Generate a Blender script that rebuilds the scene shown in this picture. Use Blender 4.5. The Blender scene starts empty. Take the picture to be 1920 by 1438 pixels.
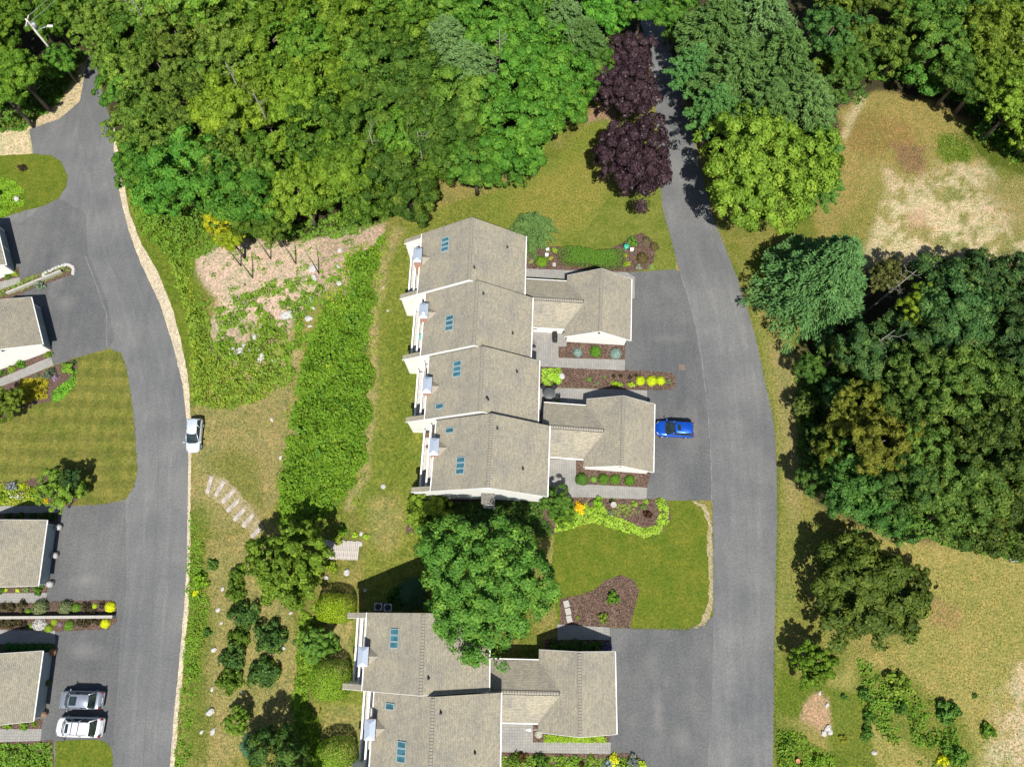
import bpy, bmesh, math, random
import numpy as np
from mathutils import Vector, Matrix
from mathutils.geometry import delaunay_2d_cdt
rnd = random.Random(7)
NR = np.random.default_rng(11)
sc = bpy.context.scene
COL = sc.collection

# ------------------------------------------------------------------ camera, sky, sun, exposure
F, CX, CY, NX, NY, H = 1332., 960., 719., 960., 1140., 80.
n_ = np.array([(NX-CX)/F, -(NY-CY)/F, -1.]); n_ /= np.linalg.norm(n_)
UP = -n_; XR = np.array([1., 0, 0]); XR -= UP*XR.dot(UP); XR /= np.linalg.norm(XR); YR = np.cross(UP, XR)
RM = np.array([XR, YR, UP])
cam_d = bpy.data.cameras.new('camera'); cam = bpy.data.objects.new('camera', cam_d); COL.objects.link(cam)
m4 = Matrix([list(RM[i])+[0] for i in range(3)]+[[0, 0, 0, 1]]); m4.translation = (0, 0, H)
cam.matrix_world = m4
cam_d.sensor_fit = 'HORIZONTAL'; cam_d.sensor_width = 36.; cam_d.lens = F/1920*36
cam_d.clip_start = 1.; cam_d.clip_end = 2000.
sc.camera = cam
ELEV, SAZ = math.radians(59.0), math.radians(5.0)
wd = bpy.data.worlds.new('World'); sc.world = wd; wd.use_nodes = True
wn = wd.node_tree; bg = wn.nodes['Background']
sky = wn.nodes.new('ShaderNodeTexSky'); sky.sky_type = 'NISHITA'; sky.sun_disc = False
sky.sun_elevation = ELEV; sky.sun_rotation = math.radians(175)
wn.links.new(sky.outputs[0], bg.inputs[0]); bg.inputs[1].default_value = 0.065
sl = bpy.data.lights.new('sun', 'SUN'); sl.energy = 4.3; sl.angle = math.radians(0.5); sl.color = (1, .955, .88)
so = bpy.data.objects.new('sun', sl); COL.objects.link(so)
so.rotation_euler = Vector((-math.sin(SAZ)*math.cos(ELEV), math.cos(SAZ)*math.cos(ELEV), -math.sin(ELEV))).to_track_quat('-Z', 'Y').to_euler()
so.location = (10, -40, 70)
sc.view_settings.view_transform = 'Standard'; sc.view_settings.look = 'None'
sc.view_settings.gamma = 1; sc.view_settings.use_curve_mapping = False
sc.view_settings.exposure = 0.75
sc.cycles.max_bounces = 5; sc.cycles.diffuse_bounces = 3; sc.cycles.transmission_bounces = 3; sc.cycles.glossy_bounces = 2
sc.cycles.caustics_reflective = False; sc.cycles.caustics_refractive = False

# ------------------------------------------------------------------ terrain and pixel <-> ground
TK = [(-33.5, -3.2), (-24., -1.9), (-9., -1.9), (-3., 0.)]
TX = [k[0] for k in TK]
def T(x): return np.interp(x, TX, [k[1] for k in TK])
def P(px, py, z=0.):
    d = RM @ np.array([(px-CX)/F, -(py-CY)/F, -1.]); t = (z-H)/d[2]
    return d[0]*t, d[1]*t
def G(px, py, h=0.):
    z = 0.
    for _ in range(12):
        x, y = P(px, py, z+h); z = float(T(x))
    return x, y, z
def Qv(x, y, z):
    v = np.stack([x, y, z-H], -1) @ RM      # R^T applied
    return CX+F*v[..., 0]/-v[..., 2], CY-F*v[..., 1]/-v[..., 2]
def hash2(ix, iy, s):
    h = (ix*374761393+iy*668265263+s*974634777) & 0x7fffffff
    h = ((h ^ (h >> 13))*1274126177) & 0x7fffffff
    return ((h ^ (h >> 16)) & 0xffff)/65535.
def noise(x, y, sc_=1., s=0):
    x = np.asarray(x)/sc_; y = np.asarray(y)/sc_
    ix = np.floor(x).astype(np.int64); iy = np.floor(y).astype(np.int64)
    fx = x-ix; fy = y-iy; fx = fx*fx*(3-2*fx); fy = fy*fy*(3-2*fy)
    a = hash2(ix, iy, s); b = hash2(ix+1, iy, s); c = hash2(ix, iy+1, s); d = hash2(ix+1, iy+1, s)
    return (a*(1-fx)+b*fx)*(1-fy)+(c*(1-fx)+d*fx)*fy
def fbm(x, y, sc_, s=0):
    return .5*noise(x, y, sc_, s)+.3*noise(x, y, sc_/2.1, s+1)+.2*noise(x, y, sc_/4.3, s+2)
def sdist(poly, X, Y):
    p = np.array(poly, float); q = np.roll(p, -1, 0)
    best = np.full(X.shape, 1e9); ins = np.zeros(X.shape, bool)
    for (ax, ay), (bx, by) in zip(p, q):
        dx, dy = bx-ax, by-ay
        t = np.clip(((X-ax)*dx+(Y-ay)*dy)/(dx*dx+dy*dy+1e-9), 0, 1)
        best = np.minimum(best, np.hypot(X-ax-t*dx, Y-ay-t*dy))
        c = ((ay > Y) != (by > Y)) & (X < (bx-ax)*(Y-ay)/((by-ay) if by != ay else 1e-9)+ax)
        ins ^= c
    return np.where(ins, best, -best)

# ------------------------------------------------------------------ materials
def mat(name, rough=.8, spec=.3):
    m = bpy.data.materials.new(name); m.use_nodes = True
    b = m.node_tree.nodes['Principled BSDF']; b.inputs['Roughness'].default_value = rough
    b.inputs['Specular IOR Level'].default_value = spec
    return m, m.node_tree, b
def coord(nt, kind='Object'):
    return nt.nodes.new('ShaderNodeTexCoord').outputs[kind]
def nz(nt, vec, scale, det=3, rough=.6):
    t = nt.nodes.new('ShaderNodeTexNoise'); t.inputs['Scale'].default_value = scale
    t.inputs['Detail'].default_value = det; t.inputs['Roughness'].default_value = rough
    if vec is not None: nt.links.new(vec, t.inputs['Vector'])
    return t.outputs['Fac']
def ramp(nt, fac, stops):
    r = nt.nodes.new('ShaderNodeValToRGB'); e = r.color_ramp.elements
    while len(e) < len(stops): e.new(.5)
    for el, (p, c) in zip(e, stops):
        el.position = p; el.color = tuple(c)+(1,) if len(c) == 3 else c
    nt.links.new(fac, r.inputs[0]); return r.outputs[0]
def mixc(nt, a, b, fac, mode='MIX'):
    m = nt.nodes.new('ShaderNodeMix'); m.data_type = 'RGBA'; m.blend_type = mode
    for v, i in ((a, 6), (b, 7), (fac, 0)):
        if hasattr(v, 'links'): nt.links.new(v, m.inputs[i])
        else: m.inputs[i].default_value = (tuple(v)+(1,) if isinstance(v, (tuple, list)) and len(v) == 3 else v)
    return m.outputs[2]
def mth(nt, op, a, b=0.):
    m = nt.nodes.new('ShaderNodeMath'); m.operation = op
    for v, i in ((a, 0), (b, 1)):
        if hasattr(v, 'links'): nt.links.new(v, m.inputs[i])
        else: m.inputs[i].default_value = v
    return m.outputs[0]
def bump(nt, b, h, dist=.02, st=.5):
    n = nt.nodes.new('ShaderNodeBump'); n.inputs['Distance'].default_value = dist; n.inputs['Strength'].default_value = st
    nt.links.new(h, n.inputs['Height']); nt.links.new(n.outputs[0], b.inputs['Normal'])
def speck(name, cols, scale=6., rough=.85, bd=.01, big=None, spec=.2):
    """coloured grain: list of (position, colour) over a fine noise, optional larger blotches"""
    m, nt, b = mat(name, rough, spec); v = coord(nt)
    f = nz(nt, v, scale, 4, .7); c = ramp(nt, f, cols)
    if big:
        g = nz(nt, v, big[0], 4); c = mixc(nt, c, ramp(nt, g, big[1]), 1., 'MULTIPLY')
    nt.links.new(c, b.inputs['Base Color']); bump(nt, b, f, bd); return m
def flat(name, col, rough=.5, spec=.4, metal=0.):
    m, nt, b = mat(name, rough, spec); v = coord(nt); f = nz(nt, v, 3., 4)
    c = ramp(nt, f, [(.3, tuple(x*.9 for x in col)), (.7, tuple(min(1, x*1.05) for x in col))])
    nt.links.new(c, b.inputs['Base Color']); b.inputs['Metallic'].default_value = metal; return m

def leaf_mat(name, rough=.6, trans=.25, var=(.55, 1.4), yel=.35, gain=(1.55, 1.92, 1.20)):
    m, nt, b = mat(name, rough, .16)
    oi = nt.nodes.new('ShaderNodeObjectInfo'); at = nt.nodes.new('ShaderNodeAttribute'); at.attribute_name = 'tint'
    mr = nt.nodes.new('ShaderNodeMapRange'); nt.links.new(at.outputs['Fac'], mr.inputs[0])
    mr.inputs[3].default_value = var[0]; mr.inputs[4].default_value = var[1]
    gn = mixc(nt, oi.outputs['Color'], gain, 1., 'MULTIPLY')
    warm = mixc(nt, gn, (.30, .26, .03), mth(nt, 'MULTIPLY', mth(nt, 'POWER', at.outputs['Fac'], 3.), yel))
    vm = nt.nodes.new('ShaderNodeVectorMath'); vm.operation = 'SCALE'
    nt.links.new(warm, vm.inputs[0]); nt.links.new(mr.outputs[0], vm.inputs[3])
    nt.links.new(vm.outputs[0], b.inputs['Base Color'])
    tr = nt.nodes.new('ShaderNodeBsdfTranslucent'); nt.links.new(vm.outputs[0], tr.inputs[0])
    mx = nt.nodes.new('ShaderNodeMixShader'); mx.inputs[0].default_value = trans
    nt.links.new(b.outputs[0], mx.inputs[1]); nt.links.new(tr.outputs[0], mx.inputs[2])
    nt.links.new(mx.outputs[0], nt.nodes['Material Output'].inputs[0]); return m
LEAF = leaf_mat('leaf'); NEEDLE = leaf_mat('needle', .6, .15, (.6, 1.3), .12, (1.45, 1.72, 1.05))
PURPLE = leaf_mat('purple_leaf', .4, .08, (.55, 1.5), .0, (1, .9, 1)); PETAL = leaf_mat('petal', .6, .2, (.75, 1.15), 0., (1, 1, 1))

def roof_mat(name, swap):
    m, nt, b = mat(name, .9, .15); v = coord(nt)
    br = nt.nodes.new('ShaderNodeTexBrick'); mp = nt.nodes.new('ShaderNodeMapping')
    if swap: mp.inputs['Rotation'].default_value = (0, 0, math.radians(90))
    nt.links.new(v, mp.inputs[0]); nt.links.new(mp.outputs[0], br.inputs['Vector'])
    br.inputs['Scale'].default_value = 1.; br.inputs['Brick Width'].default_value = .34; br.inputs['Row Height'].default_value = .15
    br.inputs['Mortar Size'].default_value = .012; br.inputs['Bias'].default_value = -.1
    br.inputs['Color1'].default_value = (.298, .282, .234, 1); br.inputs['Color2'].default_value = (.246, .230, .190, 1)
    br.inputs['Mortar'].default_value = (.16, .145, .115, 1)
    n1 = nz(nt, mp.outputs[0], 4.2, 4, .8); n2 = nz(nt, v, .35, 3)
    c = mixc(nt, br.outputs['Color'], ramp(nt, n1, [(.36, (.80, .81, .80)), (.5, (1.02, 1.02, .98)), (.64, (1.26, 1.16, 1.08))]), 1., 'MULTIPLY')
    c = mixc(nt, c, ramp(nt, n2, [(.36, (.87, .88, .92)), (.64, (1.1, 1.08, 1.02))]), 1., 'MULTIPLY')
    nt.links.new(c, b.inputs['Base Color']); bump(nt, b, br.outputs['Fac'], .012, -.5); return m
ROOF = roof_mat('shingle_roof', True); ROOFX = roof_mat('shingle_roof_cross', False)
CAP = speck('shingle_cap', [(.3, (.20, .185, .15)), (.7, (.34, .31, .25))], 5.)
DARK = flat('dark_felt', (.05, .048, .045), .9)
def siding(name, col):
    m, nt, b = mat(name, .6, .3); v = coord(nt); s = nt.nodes.new('ShaderNodeSeparateXYZ'); nt.links.new(v, s.inputs[0])
    w = mth(nt, 'FRACT', mth(nt, 'MULTIPLY', s.outputs[2], 5.5)); f = nz(nt, v, 1.2, 5)
    c = ramp(nt, f, [(.3, tuple(x*.93 for x in col)), (.7, col)])
    nt.links.new(c, b.inputs['Base Color']); bump(nt, b, w, .015, .6); return m
WHITE = siding('white_siding', (.80, .79, .76)); GREYW = siding('grey_green_siding', (.33, .38, .385))
TRIM = flat('white_trim', (.80, .80, .78), .45); GDOOR = flat('garage_door_paint', (.30, .36, .37), .5); GDOORW = flat('white_door_paint', (.7, .7, .68), .5)
METAL = flat('cap_metal', (.42, .48, .56), .35, .5, .35); STEEL = flat('grey_steel', (.35, .36, .37), .5, .5, .3)
BLACK = flat('black_metal', (.025, .026, .028), .45); PLANK = speck('weathered_wood', [(.3, (.30, .27, .24)), (.7, (.48, .44, .40))], 2.5, .9)
DECKM = speck('deck_board', [(.3, (.36, .35, .32)), (.7, (.48, .46, .42))], 2.)
TIMBER = speck('step_timber', [(.35, (.24, .21, .18)), (.65, (.44, .40, .36))], 3., .9)
BARK = speck('bark', [(.3, (.09, .075, .06)), (.7, (.20, .17, .14))], 4., .95, .03)
DEADW = speck('bare_wood', [(.3, (.16, .145, .13)), (.7, (.30, .28, .25))], 3., .9)
STONE = speck('granite', [(.3, (.36, .35, .33)), (.6, (.58, .56, .53)), (.8, (.70, .69, .66))], 5., .85, .04)
CONC = speck('concrete', [(.3, (.30, .285, .255)), (.7, (.40, .385, .35))], 8., .9)
POLEW = speck('pole_wood', [(.3, (.40, .37, .33)), (.7, (.58, .55, .50))], 3., .9)
def brickm():
    m, nt, b = mat('brick', .9, .2); v = coord(nt); br = nt.nodes.new('ShaderNodeTexBrick')
    mp = nt.nodes.new('ShaderNodeMapping'); mp.inputs['Rotation'].default_value = (math.radians(90), 0, 0)
    nt.links.new(v, mp.inputs[0]); nt.links.new(mp.outputs[0], br.inputs['Vector'])
    br.inputs['Scale'].default_value = 1.; br.inputs['Brick Width'].default_value = .22; br.inputs['Row Height'].default_value = .075
    br.inputs['Mortar Size'].default_value = .01
    br.inputs['Color1'].default_value = (.42, .17, .09, 1); br.inputs['Color2'].default_value = (.33, .13, .08, 1); br.inputs['Mortar'].default_value = (.45, .4, .35, 1)
    nt.links.new(br.outputs['Color'], b.inputs['Base Color']); return m
BRICK = brickm()
def glassm(name, col, rough=.08, spec=.8):
    m, nt, b = mat(name, rough, spec); v = coord(nt); f = nz(nt, v, 1.7, 2)
    nt.links.new(ramp(nt, f, [(.35, tuple(x*.55 for x in col)), (.65, tuple(x*1.3 for x in col))]), b.inputs['Base Color'])
    return m
GLASS = glassm('skylight_glass', (.04, .13, .16)); CGLASS = glassm('car_glass', (.018, .03, .03), .05); WGLASS = glassm('window_glass', (.05, .07, .08))
SKF = flat('skylight_frame', (.28, .38, .42), .4)
def paint(name, col, metal=.3):
    m, nt, b = mat(name, .28, .5); b.inputs['Base Color'].default_value = col+(1,); b.inputs['Metallic'].default_value = metal
    b.inputs['Coat Weight'].default_value = .6; b.inputs['Coat Roughness'].default_value = .06
    f = nz(nt, coord(nt), 40., 2); bump(nt, b, f, .0005, .2); return m
def asphalt(name, a, b_, spots=()):
    m, nt, b = mat(name, .9, .2); v = coord(nt)
    f = nz(nt, v, 5., 3, .6); g = nz(nt, v, .13, 5, .62)
    g2 = nz(nt, v, .8, 5, .7)
    mp = nt.nodes.new('ShaderNodeMapping'); mp.inputs['Scale'].default_value = (1.5, .12, 1); nt.links.new(v, mp.inputs[0])
    st = nz(nt, mp.outputs[0], .9, 4, .6)
    c = ramp(nt, f, [(.38, tuple(x*.94 for x in a)), (.62, tuple(x*1.04 for x in b_))])
    c = mixc(nt, c, ramp(nt, g, [(.36, (.84, .85, .87)), (.5, (1, 1, 1)), (.64, (1.2, 1.19, 1.16))]), 1., 'MULTIPLY')
    c = mixc(nt, c, ramp(nt, st, [(.3, (.92, .92, .93)), (.7, (1.08, 1.08, 1.07))]), 1., 'MULTIPLY')
    for (sx, sy, rx, ry, k) in spots:      # pale dust and worn spots with eroded edges
        mp = nt.nodes.new('ShaderNodeMapping'); mp.vector_type = 'TEXTURE'; mp.inputs['Location'].default_value = (sx, sy, 0); mp.inputs['Scale'].default_value = (rx, ry, 50)
        nt.links.new(v, mp.inputs[0]); ln = nt.nodes.new('ShaderNodeVectorMath'); ln.operation = 'LENGTH'; nt.links.new(mp.outputs[0], ln.inputs[0])
        d = mth(nt, 'ADD', ln.outputs['Value'], mth(nt, 'MULTIPLY', g2, 1.6)); fa = ramp(nt, d, [(.0, (k, k, k)), (1., (0, 0, 0))]); d.node.inputs[0]
        nt.links.new(mth(nt, 'MULTIPLY', mth(nt, 'SUBTRACT', d, .75), .8), fa.node.inputs[0])
        c = mixc(nt, c, (.27, .26, .24), fa)
    vo = nz(nt, v, 2.6, 6, .8)
    c = mixc(nt, c, (.30, .29, .27), mth(nt, 'MULTIPLY', mth(nt, 'GREATER_THAN', vo, .70), .5))
    nt.links.new(c, b.inputs['Base Color']); bump(nt, b, f, .006); return m
SPOTS = [(-53.6, 25.6, .9, 2.6, .55), (-58.5, 41., 1.2, 3.2, .38), (-57., 37., 1.6, 1.2, .25), (-46.5, -4.5, 2.4, 1.0, .3), (-48., 3., 1.6, .8, .25), (-50., -1.6, 2.0, .7, .22), (15.0, -10.5, .7, 2.6, .32), (17.5, -13., 1.3, 1.3, .25), (20.2, 19., 1.6, 3.4, .2), (14.5, -5.5, .8, 1.5, .2), (19., 31., 2.2, .8, .2)]
ROAD = asphalt('road_asphalt', (.113, .115, .116), (.130, .132, .133)); TRACK = asphalt('worn_asphalt', (.120, .122, .122), (.138, .140, .140)); DRIVE = asphalt('drive_asphalt', (.092, .094, .095), (.110, .112, .113), SPOTS)
SEAM = speck('seam_sealant', [(.4, (.13, .13, .13)), (.6, (.22, .215, .205))], 3.)
TARL = flat('dark_joint', (.105, .106, .11), .9)
MULCH = speck('bark_mulch', [(.36, (.030, .017, .012)), (.5, (.085, .054, .040)), (.64, (.18, .13, .10))], 7., .95, .03, (.8, [(.3, (.85, .85, .85)), (.7, (1.15, 1.12, 1.1))]))
SANDM = speck('gravel', [(.36, (.24, .19, .13)), (.5, (.42, .36, .26)), (.64, (.60, .54, .43))], 8., .95, .02, (.5, [(.3, (.82, .82, .8)), (.7, (1.12, 1.1, 1.05))]))
def paver():
    m, nt, b = mat('pavers', .85, .2); v = coord(nt); br = nt.nodes.new('ShaderNodeTexBrick'); nt.links.new(v, br.inputs['Vector'])
    br.offset = 0.; br.inputs['Scale'].default_value = 1.; br.inputs['Brick Width'].default_value = .27; br.inputs['Row Height'].default_value = .27
    br.inputs['Mortar Size'].default_value = .018; br.inputs['Mortar'].default_value = (.17, .165, .15, 1)
    br.inputs['Color1'].default_value = (.27, .265, .25, 1); br.inputs['Color2'].default_value = (.23, .225, .215, 1)
    f = nz(nt, v, .6, 5)
    c = mixc(nt, br.outputs['Color'], ramp(nt, f, [(.3, (.86, .86, .88)), (.7, (1.1, 1.08, 1.03))]), 1., 'MULTIPLY')
    nt.links.new(c, b.inputs['Base Color']); bump(nt, b, br.outputs['Fac'], .01, -.5); return m
PAVER = paver()
def groundm():
    m, nt, b = mat('ground_cover', .95, .1); v = coord(nt)
    a = nt.nodes.new('ShaderNodeAttribute'); a.attribute_name = 'Col'
    f = nz(nt, v, 4.5, 5, .8); g = nz(nt, v, 1.1, 4, .7); h = nz(nt, v, .22, 4)
    c = mixc(nt, a.outputs['Color'], ramp(nt, f, [(.36, (.42, .50, .40)), (.5, (1, 1, 1)), (.63, (1.7, 1.5, 1.55))]), 1., 'MULTIPLY')
    c = mixc(nt, c, ramp(nt, g, [(.3, (.74, .86, .78)), (.5, (1, 1, 1)), (.7, (1.26, 1.14, 1.2))]), 1., 'MULTIPLY')
    c = mixc(nt, c, ramp(nt, h, [(.3, (.88, .97, .88)), (.7, (1.12, 1.04, 1.1))]), 1., 'MULTIPLY')
    nt.links.new(c, b.inputs['Base Color']); bump(nt, b, f, .08, .6); return m
GROUND = groundm()
def lawnm(name, a, b_, stripe=None):
    m, nt, b = mat(name, .9, .15); v = coord(nt)
    f = nz(nt, v, 4.5, 5, .85); g = nz(nt, v, .45, 5, .65); h = nz(nt, v, 1.8, 4, .7)
    c = ramp(nt, g, [(.33, a), (.66, b_)])
    c = mixc(nt, c, ramp(nt, f, [(.37, (.55, .62, .5)), (.5, (1, 1, 1)), (.63, (1.5, 1.38, 1.4))]), 1., 'MULTIPLY')
    c = mixc(nt, c, ramp(nt, h, [(.3, (.84, .9, .84)), (.7, (1.16, 1.1, 1.12))]), 1., 'MULTIPLY')
    if stripe:
        for i, (ang, per, lo) in enumerate(stripe):
            mp = nt.nodes.new('ShaderNodeMapping'); mp.inputs['Rotation'].default_value = (0, 0, ang); nt.links.new(v, mp.inputs[0])
            w = nt.nodes.new('ShaderNodeTexWave'); w.inputs['Scale'].default_value = per; w.inputs['Distortion'].default_value = 2.5; w.inputs['Detail'].default_value = 3
            w.inputs['Detail Scale'].default_value = .5; nt.links.new(mp.outputs[0], w.inputs[0])
            c = mixc(nt, c, ramp(nt, w.outputs['Fac'], [(.25, (lo, lo*1.02, lo)), (.75, (1.08, 1.06, 1.05))]), 1., 'MULTIPLY')
    nt.links.new(c, b.inputs['Base Color']); bump(nt, b, f, .05, .5); return m
LAWN2 = lawnm('striped_lawn', (.085, .104, .016), (.138, .134, .030), [(math.pi/2, .16, .86), (0, .21, .94)])
LAWN1 = lawnm('green_lawn', (.066, .104, .008), (.112, .126, .014))

# ------------------------------------------------------------------ object helpers
def link(o, parent=None):
    COL.objects.link(o)
    if parent is not None: o.parent = parent
    return o
def tag(o, label=None, cat=None, group=None, kind=None):
    for k, v in (('label', label), ('category', cat), ('group', group), ('kind', kind)):
        if v: o[k] = v
    return o
def empty(name, loc, rz=0, label=None, cat=None, group=None):
    o = bpy.data.objects.new(name, None); o.location = loc; o.rotation_euler = (0, 0, rz); o.empty_display_size = .5
    link(o); return tag(o, label, cat, group)
class MB:
    def __init__(s): s.v = []; s.f = []; s.sm = []
    def add(s, vs, fs, smooth=False):
        k = len(s.v); s.v += [tuple(p) for p in vs]; s.f += [tuple(i+k for i in f) for f in fs]; s.sm += [smooth]*len(fs); return s
    def box(s, x0, x1, y0, y1, z0, z1):
        v = [(x, y, z) for z in (z0, z1) for y in (y0, y1) for x in (x0, x1)]
        return s.add(v, [(0, 2, 3, 1), (4, 5, 7, 6), (0, 1, 5, 4), (2, 6, 7, 3), (0, 4, 6, 2), (1, 3, 7, 5)])
    def prism(s, prof, y0, y1):           # profile in (x, z) extruded along y
        n = len(prof); v = [(x, y0, z) for x, z in prof]+[(x, y1, z) for x, z in prof]
        f = [tuple(range(n)), tuple(range(2*n-1, n-1, -1))]+[(i, i+n, (i+1) % n+n, (i+1) % n) for i in range(n)]
        return s.add(v, f)
    def prismx(s, prof, x0, x1):          # profile in (y, z) extruded along x
        n = len(prof); v = [(x0, y, z) for y, z in prof]+[(x1, y, z) for y, z in prof]
        f = [tuple(range(n-1, -1, -1)), tuple(range(n, 2*n))]+[(i, (i+1) % n, (i+1) % n+n, i+n) for i in range(n)]
        return s.add(v, f)
    def tube(s, pts, rads, n=7, cap=True):
        k = []; pts = [Vector(p) for p in pts]
        vs = []
        for i, (p, r) in enumerate(zip(pts, rads)):
            d = (pts[min(i+1, len(pts)-1)]-pts[max(i-1, 0)]).normalized()
            a = d.orthogonal().normalized(); b = d.cross(a)
            for j in range(n):
                t = 2*math.pi*j/n; vs.append(p+a*math.cos(t)*r+b*math.sin(t)*r)
        fs = [(i*n+j, i*n+(j+1) % n, (i+1)*n+(j+1) % n, (i+1)*n+j) for i in range(len(pts)-1) for j in range(n)]
        if cap: fs += [tuple(range(n-1, -1, -1)), tuple(range((len(pts)-1)*n, len(pts)*n))]
        return s.add(vs, fs, True)
    def lathe(s, prof, n=16, c=(0, 0, 0)):  # (r, z) pairs
        vs = [(c[0]+r*math.cos(2*math.pi*j/n), c[1]+r*math.sin(2*math.pi*j/n), c[2]+z) for r, z in prof for j in range(n)]
        fs = [(i*n+j, i*n+(j+1) % n, (i+1)*n+(j+1) % n, (i+1)*n+j) for i in range(len(prof)-1) for j in range(n)]
        fs += [tuple(range(n-1, -1, -1)), tuple(range((len(prof)-1)*n, len(prof)*n))]
        return s.add(vs, fs, True)
    def mesh(s, name):
        me = bpy.data.meshes.new(name); me.from_pydata(s.v, [], s.f); me.polygons.foreach_set('use_smooth', s.sm); 
        bm = bmesh.new(); bm.from_mesh(me); bmesh.ops.recalc_face_normals(bm, faces=bm.faces); bm.to_mesh(me); bm.free(); return me
    def build(s, name, m, parent=None, loc=(0, 0, 0), rz=0, bevel=0):
        me = s.mesh(name); me.materials.append(m); o = bpy.data.objects.new(name, me); o.location = loc; o.rotation_euler = (0, 0, rz)
        if bevel:
            b = o.modifiers.new('bevel', 'BEVEL'); b.width = bevel; b.segments = 2; b.limit_method = 'ANGLE'
        return link(o, parent)
def inst(me, name, m, parent=None, loc=(0, 0, 0), rz=0, scale=(1, 1, 1), color=None):
    if not me.materials: me.materials.append(m)
    o = bpy.data.objects.new(name, me); o.location = loc; o.rotation_euler = (0, 0, rz); o.scale = scale
    if color: o.color = tuple(color)+(1,)
    link(o, parent)
    if me.materials[0] != m: o.material_slots[0].link = 'OBJECT'; o.material_slots[0].material = m
    return o
def smooth(pts, k=5):
    n = len(pts); out = []
    for i in range(n):
        p0, p1, p2, p3 = [np.array(pts[(i+j-1) % n], float) for j in range(4)]
        if np.hypot(*(p2-p1)) < 4: out.append(tuple(p1)); continue
        for t in np.linspace(0, 1, k, endpoint=False):
            out.append(tuple(.5*((2*p1)+(-p0+p2)*t+(2*p0-5*p1+4*p2-p3)*t*t+(-p0+3*p1-3*p2+p3)*t**3)))
    return out
def sheet(name, px, m, off, sm=False, jit=0., kind='structure', label=None, cat=None):
    if sm: px = smooth(px)
    pts = []
    n = len(px)
    for i in range(n):
        a, b = np.array(px[i], float), np.array(px[(i+1) % n], float)
        k = max(1, int(np.hypot(*(b-a))/6)) if jit else 1
        for j in range(k):
            p = a+(b-a)*j/k
            x, y, _ = G(*p); pts.append((x+(rnd.random()-.5)*jit, y+(rnd.random()-.5)*jit))
    V, E, Fc, *_r = delaunay_2d_cdt([Vector(p) for p in pts], [(i, (i+1) % len(pts)) for i in range(len(pts))], [], 1, 1e-4)
    bm = bmesh.new(); bv = [bm.verts.new((v.x, v.y, 0)) for v in V]
    for f in Fc:
        try: bm.faces.new([bv[i] for i in f])
        except ValueError: pass
    for x in TX:
        bmesh.ops.bisect_plane(bm, geom=bm.verts[:]+bm.edges[:]+bm.faces[:], plane_co=(x, 0, 0), plane_no=(1, 0, 0))
    for v in bm.verts: v.co.z = float(T(v.co.x))+off
    bmesh.ops.recalc_face_normals(bm, faces=bm.faces)
    for f in bm.faces:
        if f.normal.z < 0: f.normal_flip()
    me = bpy.data.meshes.new(name); bm.to_mesh(me); bm.free(); me.materials.append(m)
    return tag(link(bpy.data.objects.new(name, me)), label, cat, None, kind)

# leaf clouds ---------------------------------------------------------------
def unit(v): return v/np.maximum(np.linalg.norm(v, axis=-1, keepdims=True), 1e-9)
def rdir(n): return unit(NR.normal(size=(n, 3)))
def leaves(name, c, nrm, size, tint, el=1.0, w=.62, axis=None):
    """one mesh of rhombic leaf faces at c with normals nrm"""
    n = len(c); c = np.asarray(c); nrm = unit(np.asarray(nrm)); size = np.broadcast_to(size, (n,))[:, None]
    r = rdir(n) if axis is None else axis
    t = unit(r-nrm*(r*nrm).sum(-1, keepdims=True)); b = np.cross(nrm, t)
    v = np.empty((n, 4, 3), np.float32); cup = nrm*size*.18
    v[:, 0] = c+t*size*el; v[:, 1] = c+b*size*w+cup; v[:, 2] = c-t*size*el; v[:, 3] = c-b*size*w+cup
    me = bpy.data.meshes.new(name); me.vertices.add(4*n); me.loops.add(4*n); me.polygons.add(n)
    me.vertices.foreach_set('co', v.ravel()); me.loops.foreach_set('vertex_index', np.arange(4*n, dtype=np.int32))
    me.polygons.foreach_set('loop_start', np.arange(0, 4*n, 4, dtype=np.int32))
    me.polygons.foreach_set('loop_total', np.full(n, 4, np.int32))
    a = me.attributes.new('tint', 'FLOAT', 'FACE'); a.data.foreach_set('value', np.clip(tint, 0, 1).astype(np.float32))
    me.update(); return me
def holes(C, k, thr):
    M = rdir(5)*k; ph = NR.random(5)*6.28
    return sum(np.sin(C @ M[i]+ph[i]) for i in range(5)) > thr
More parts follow.
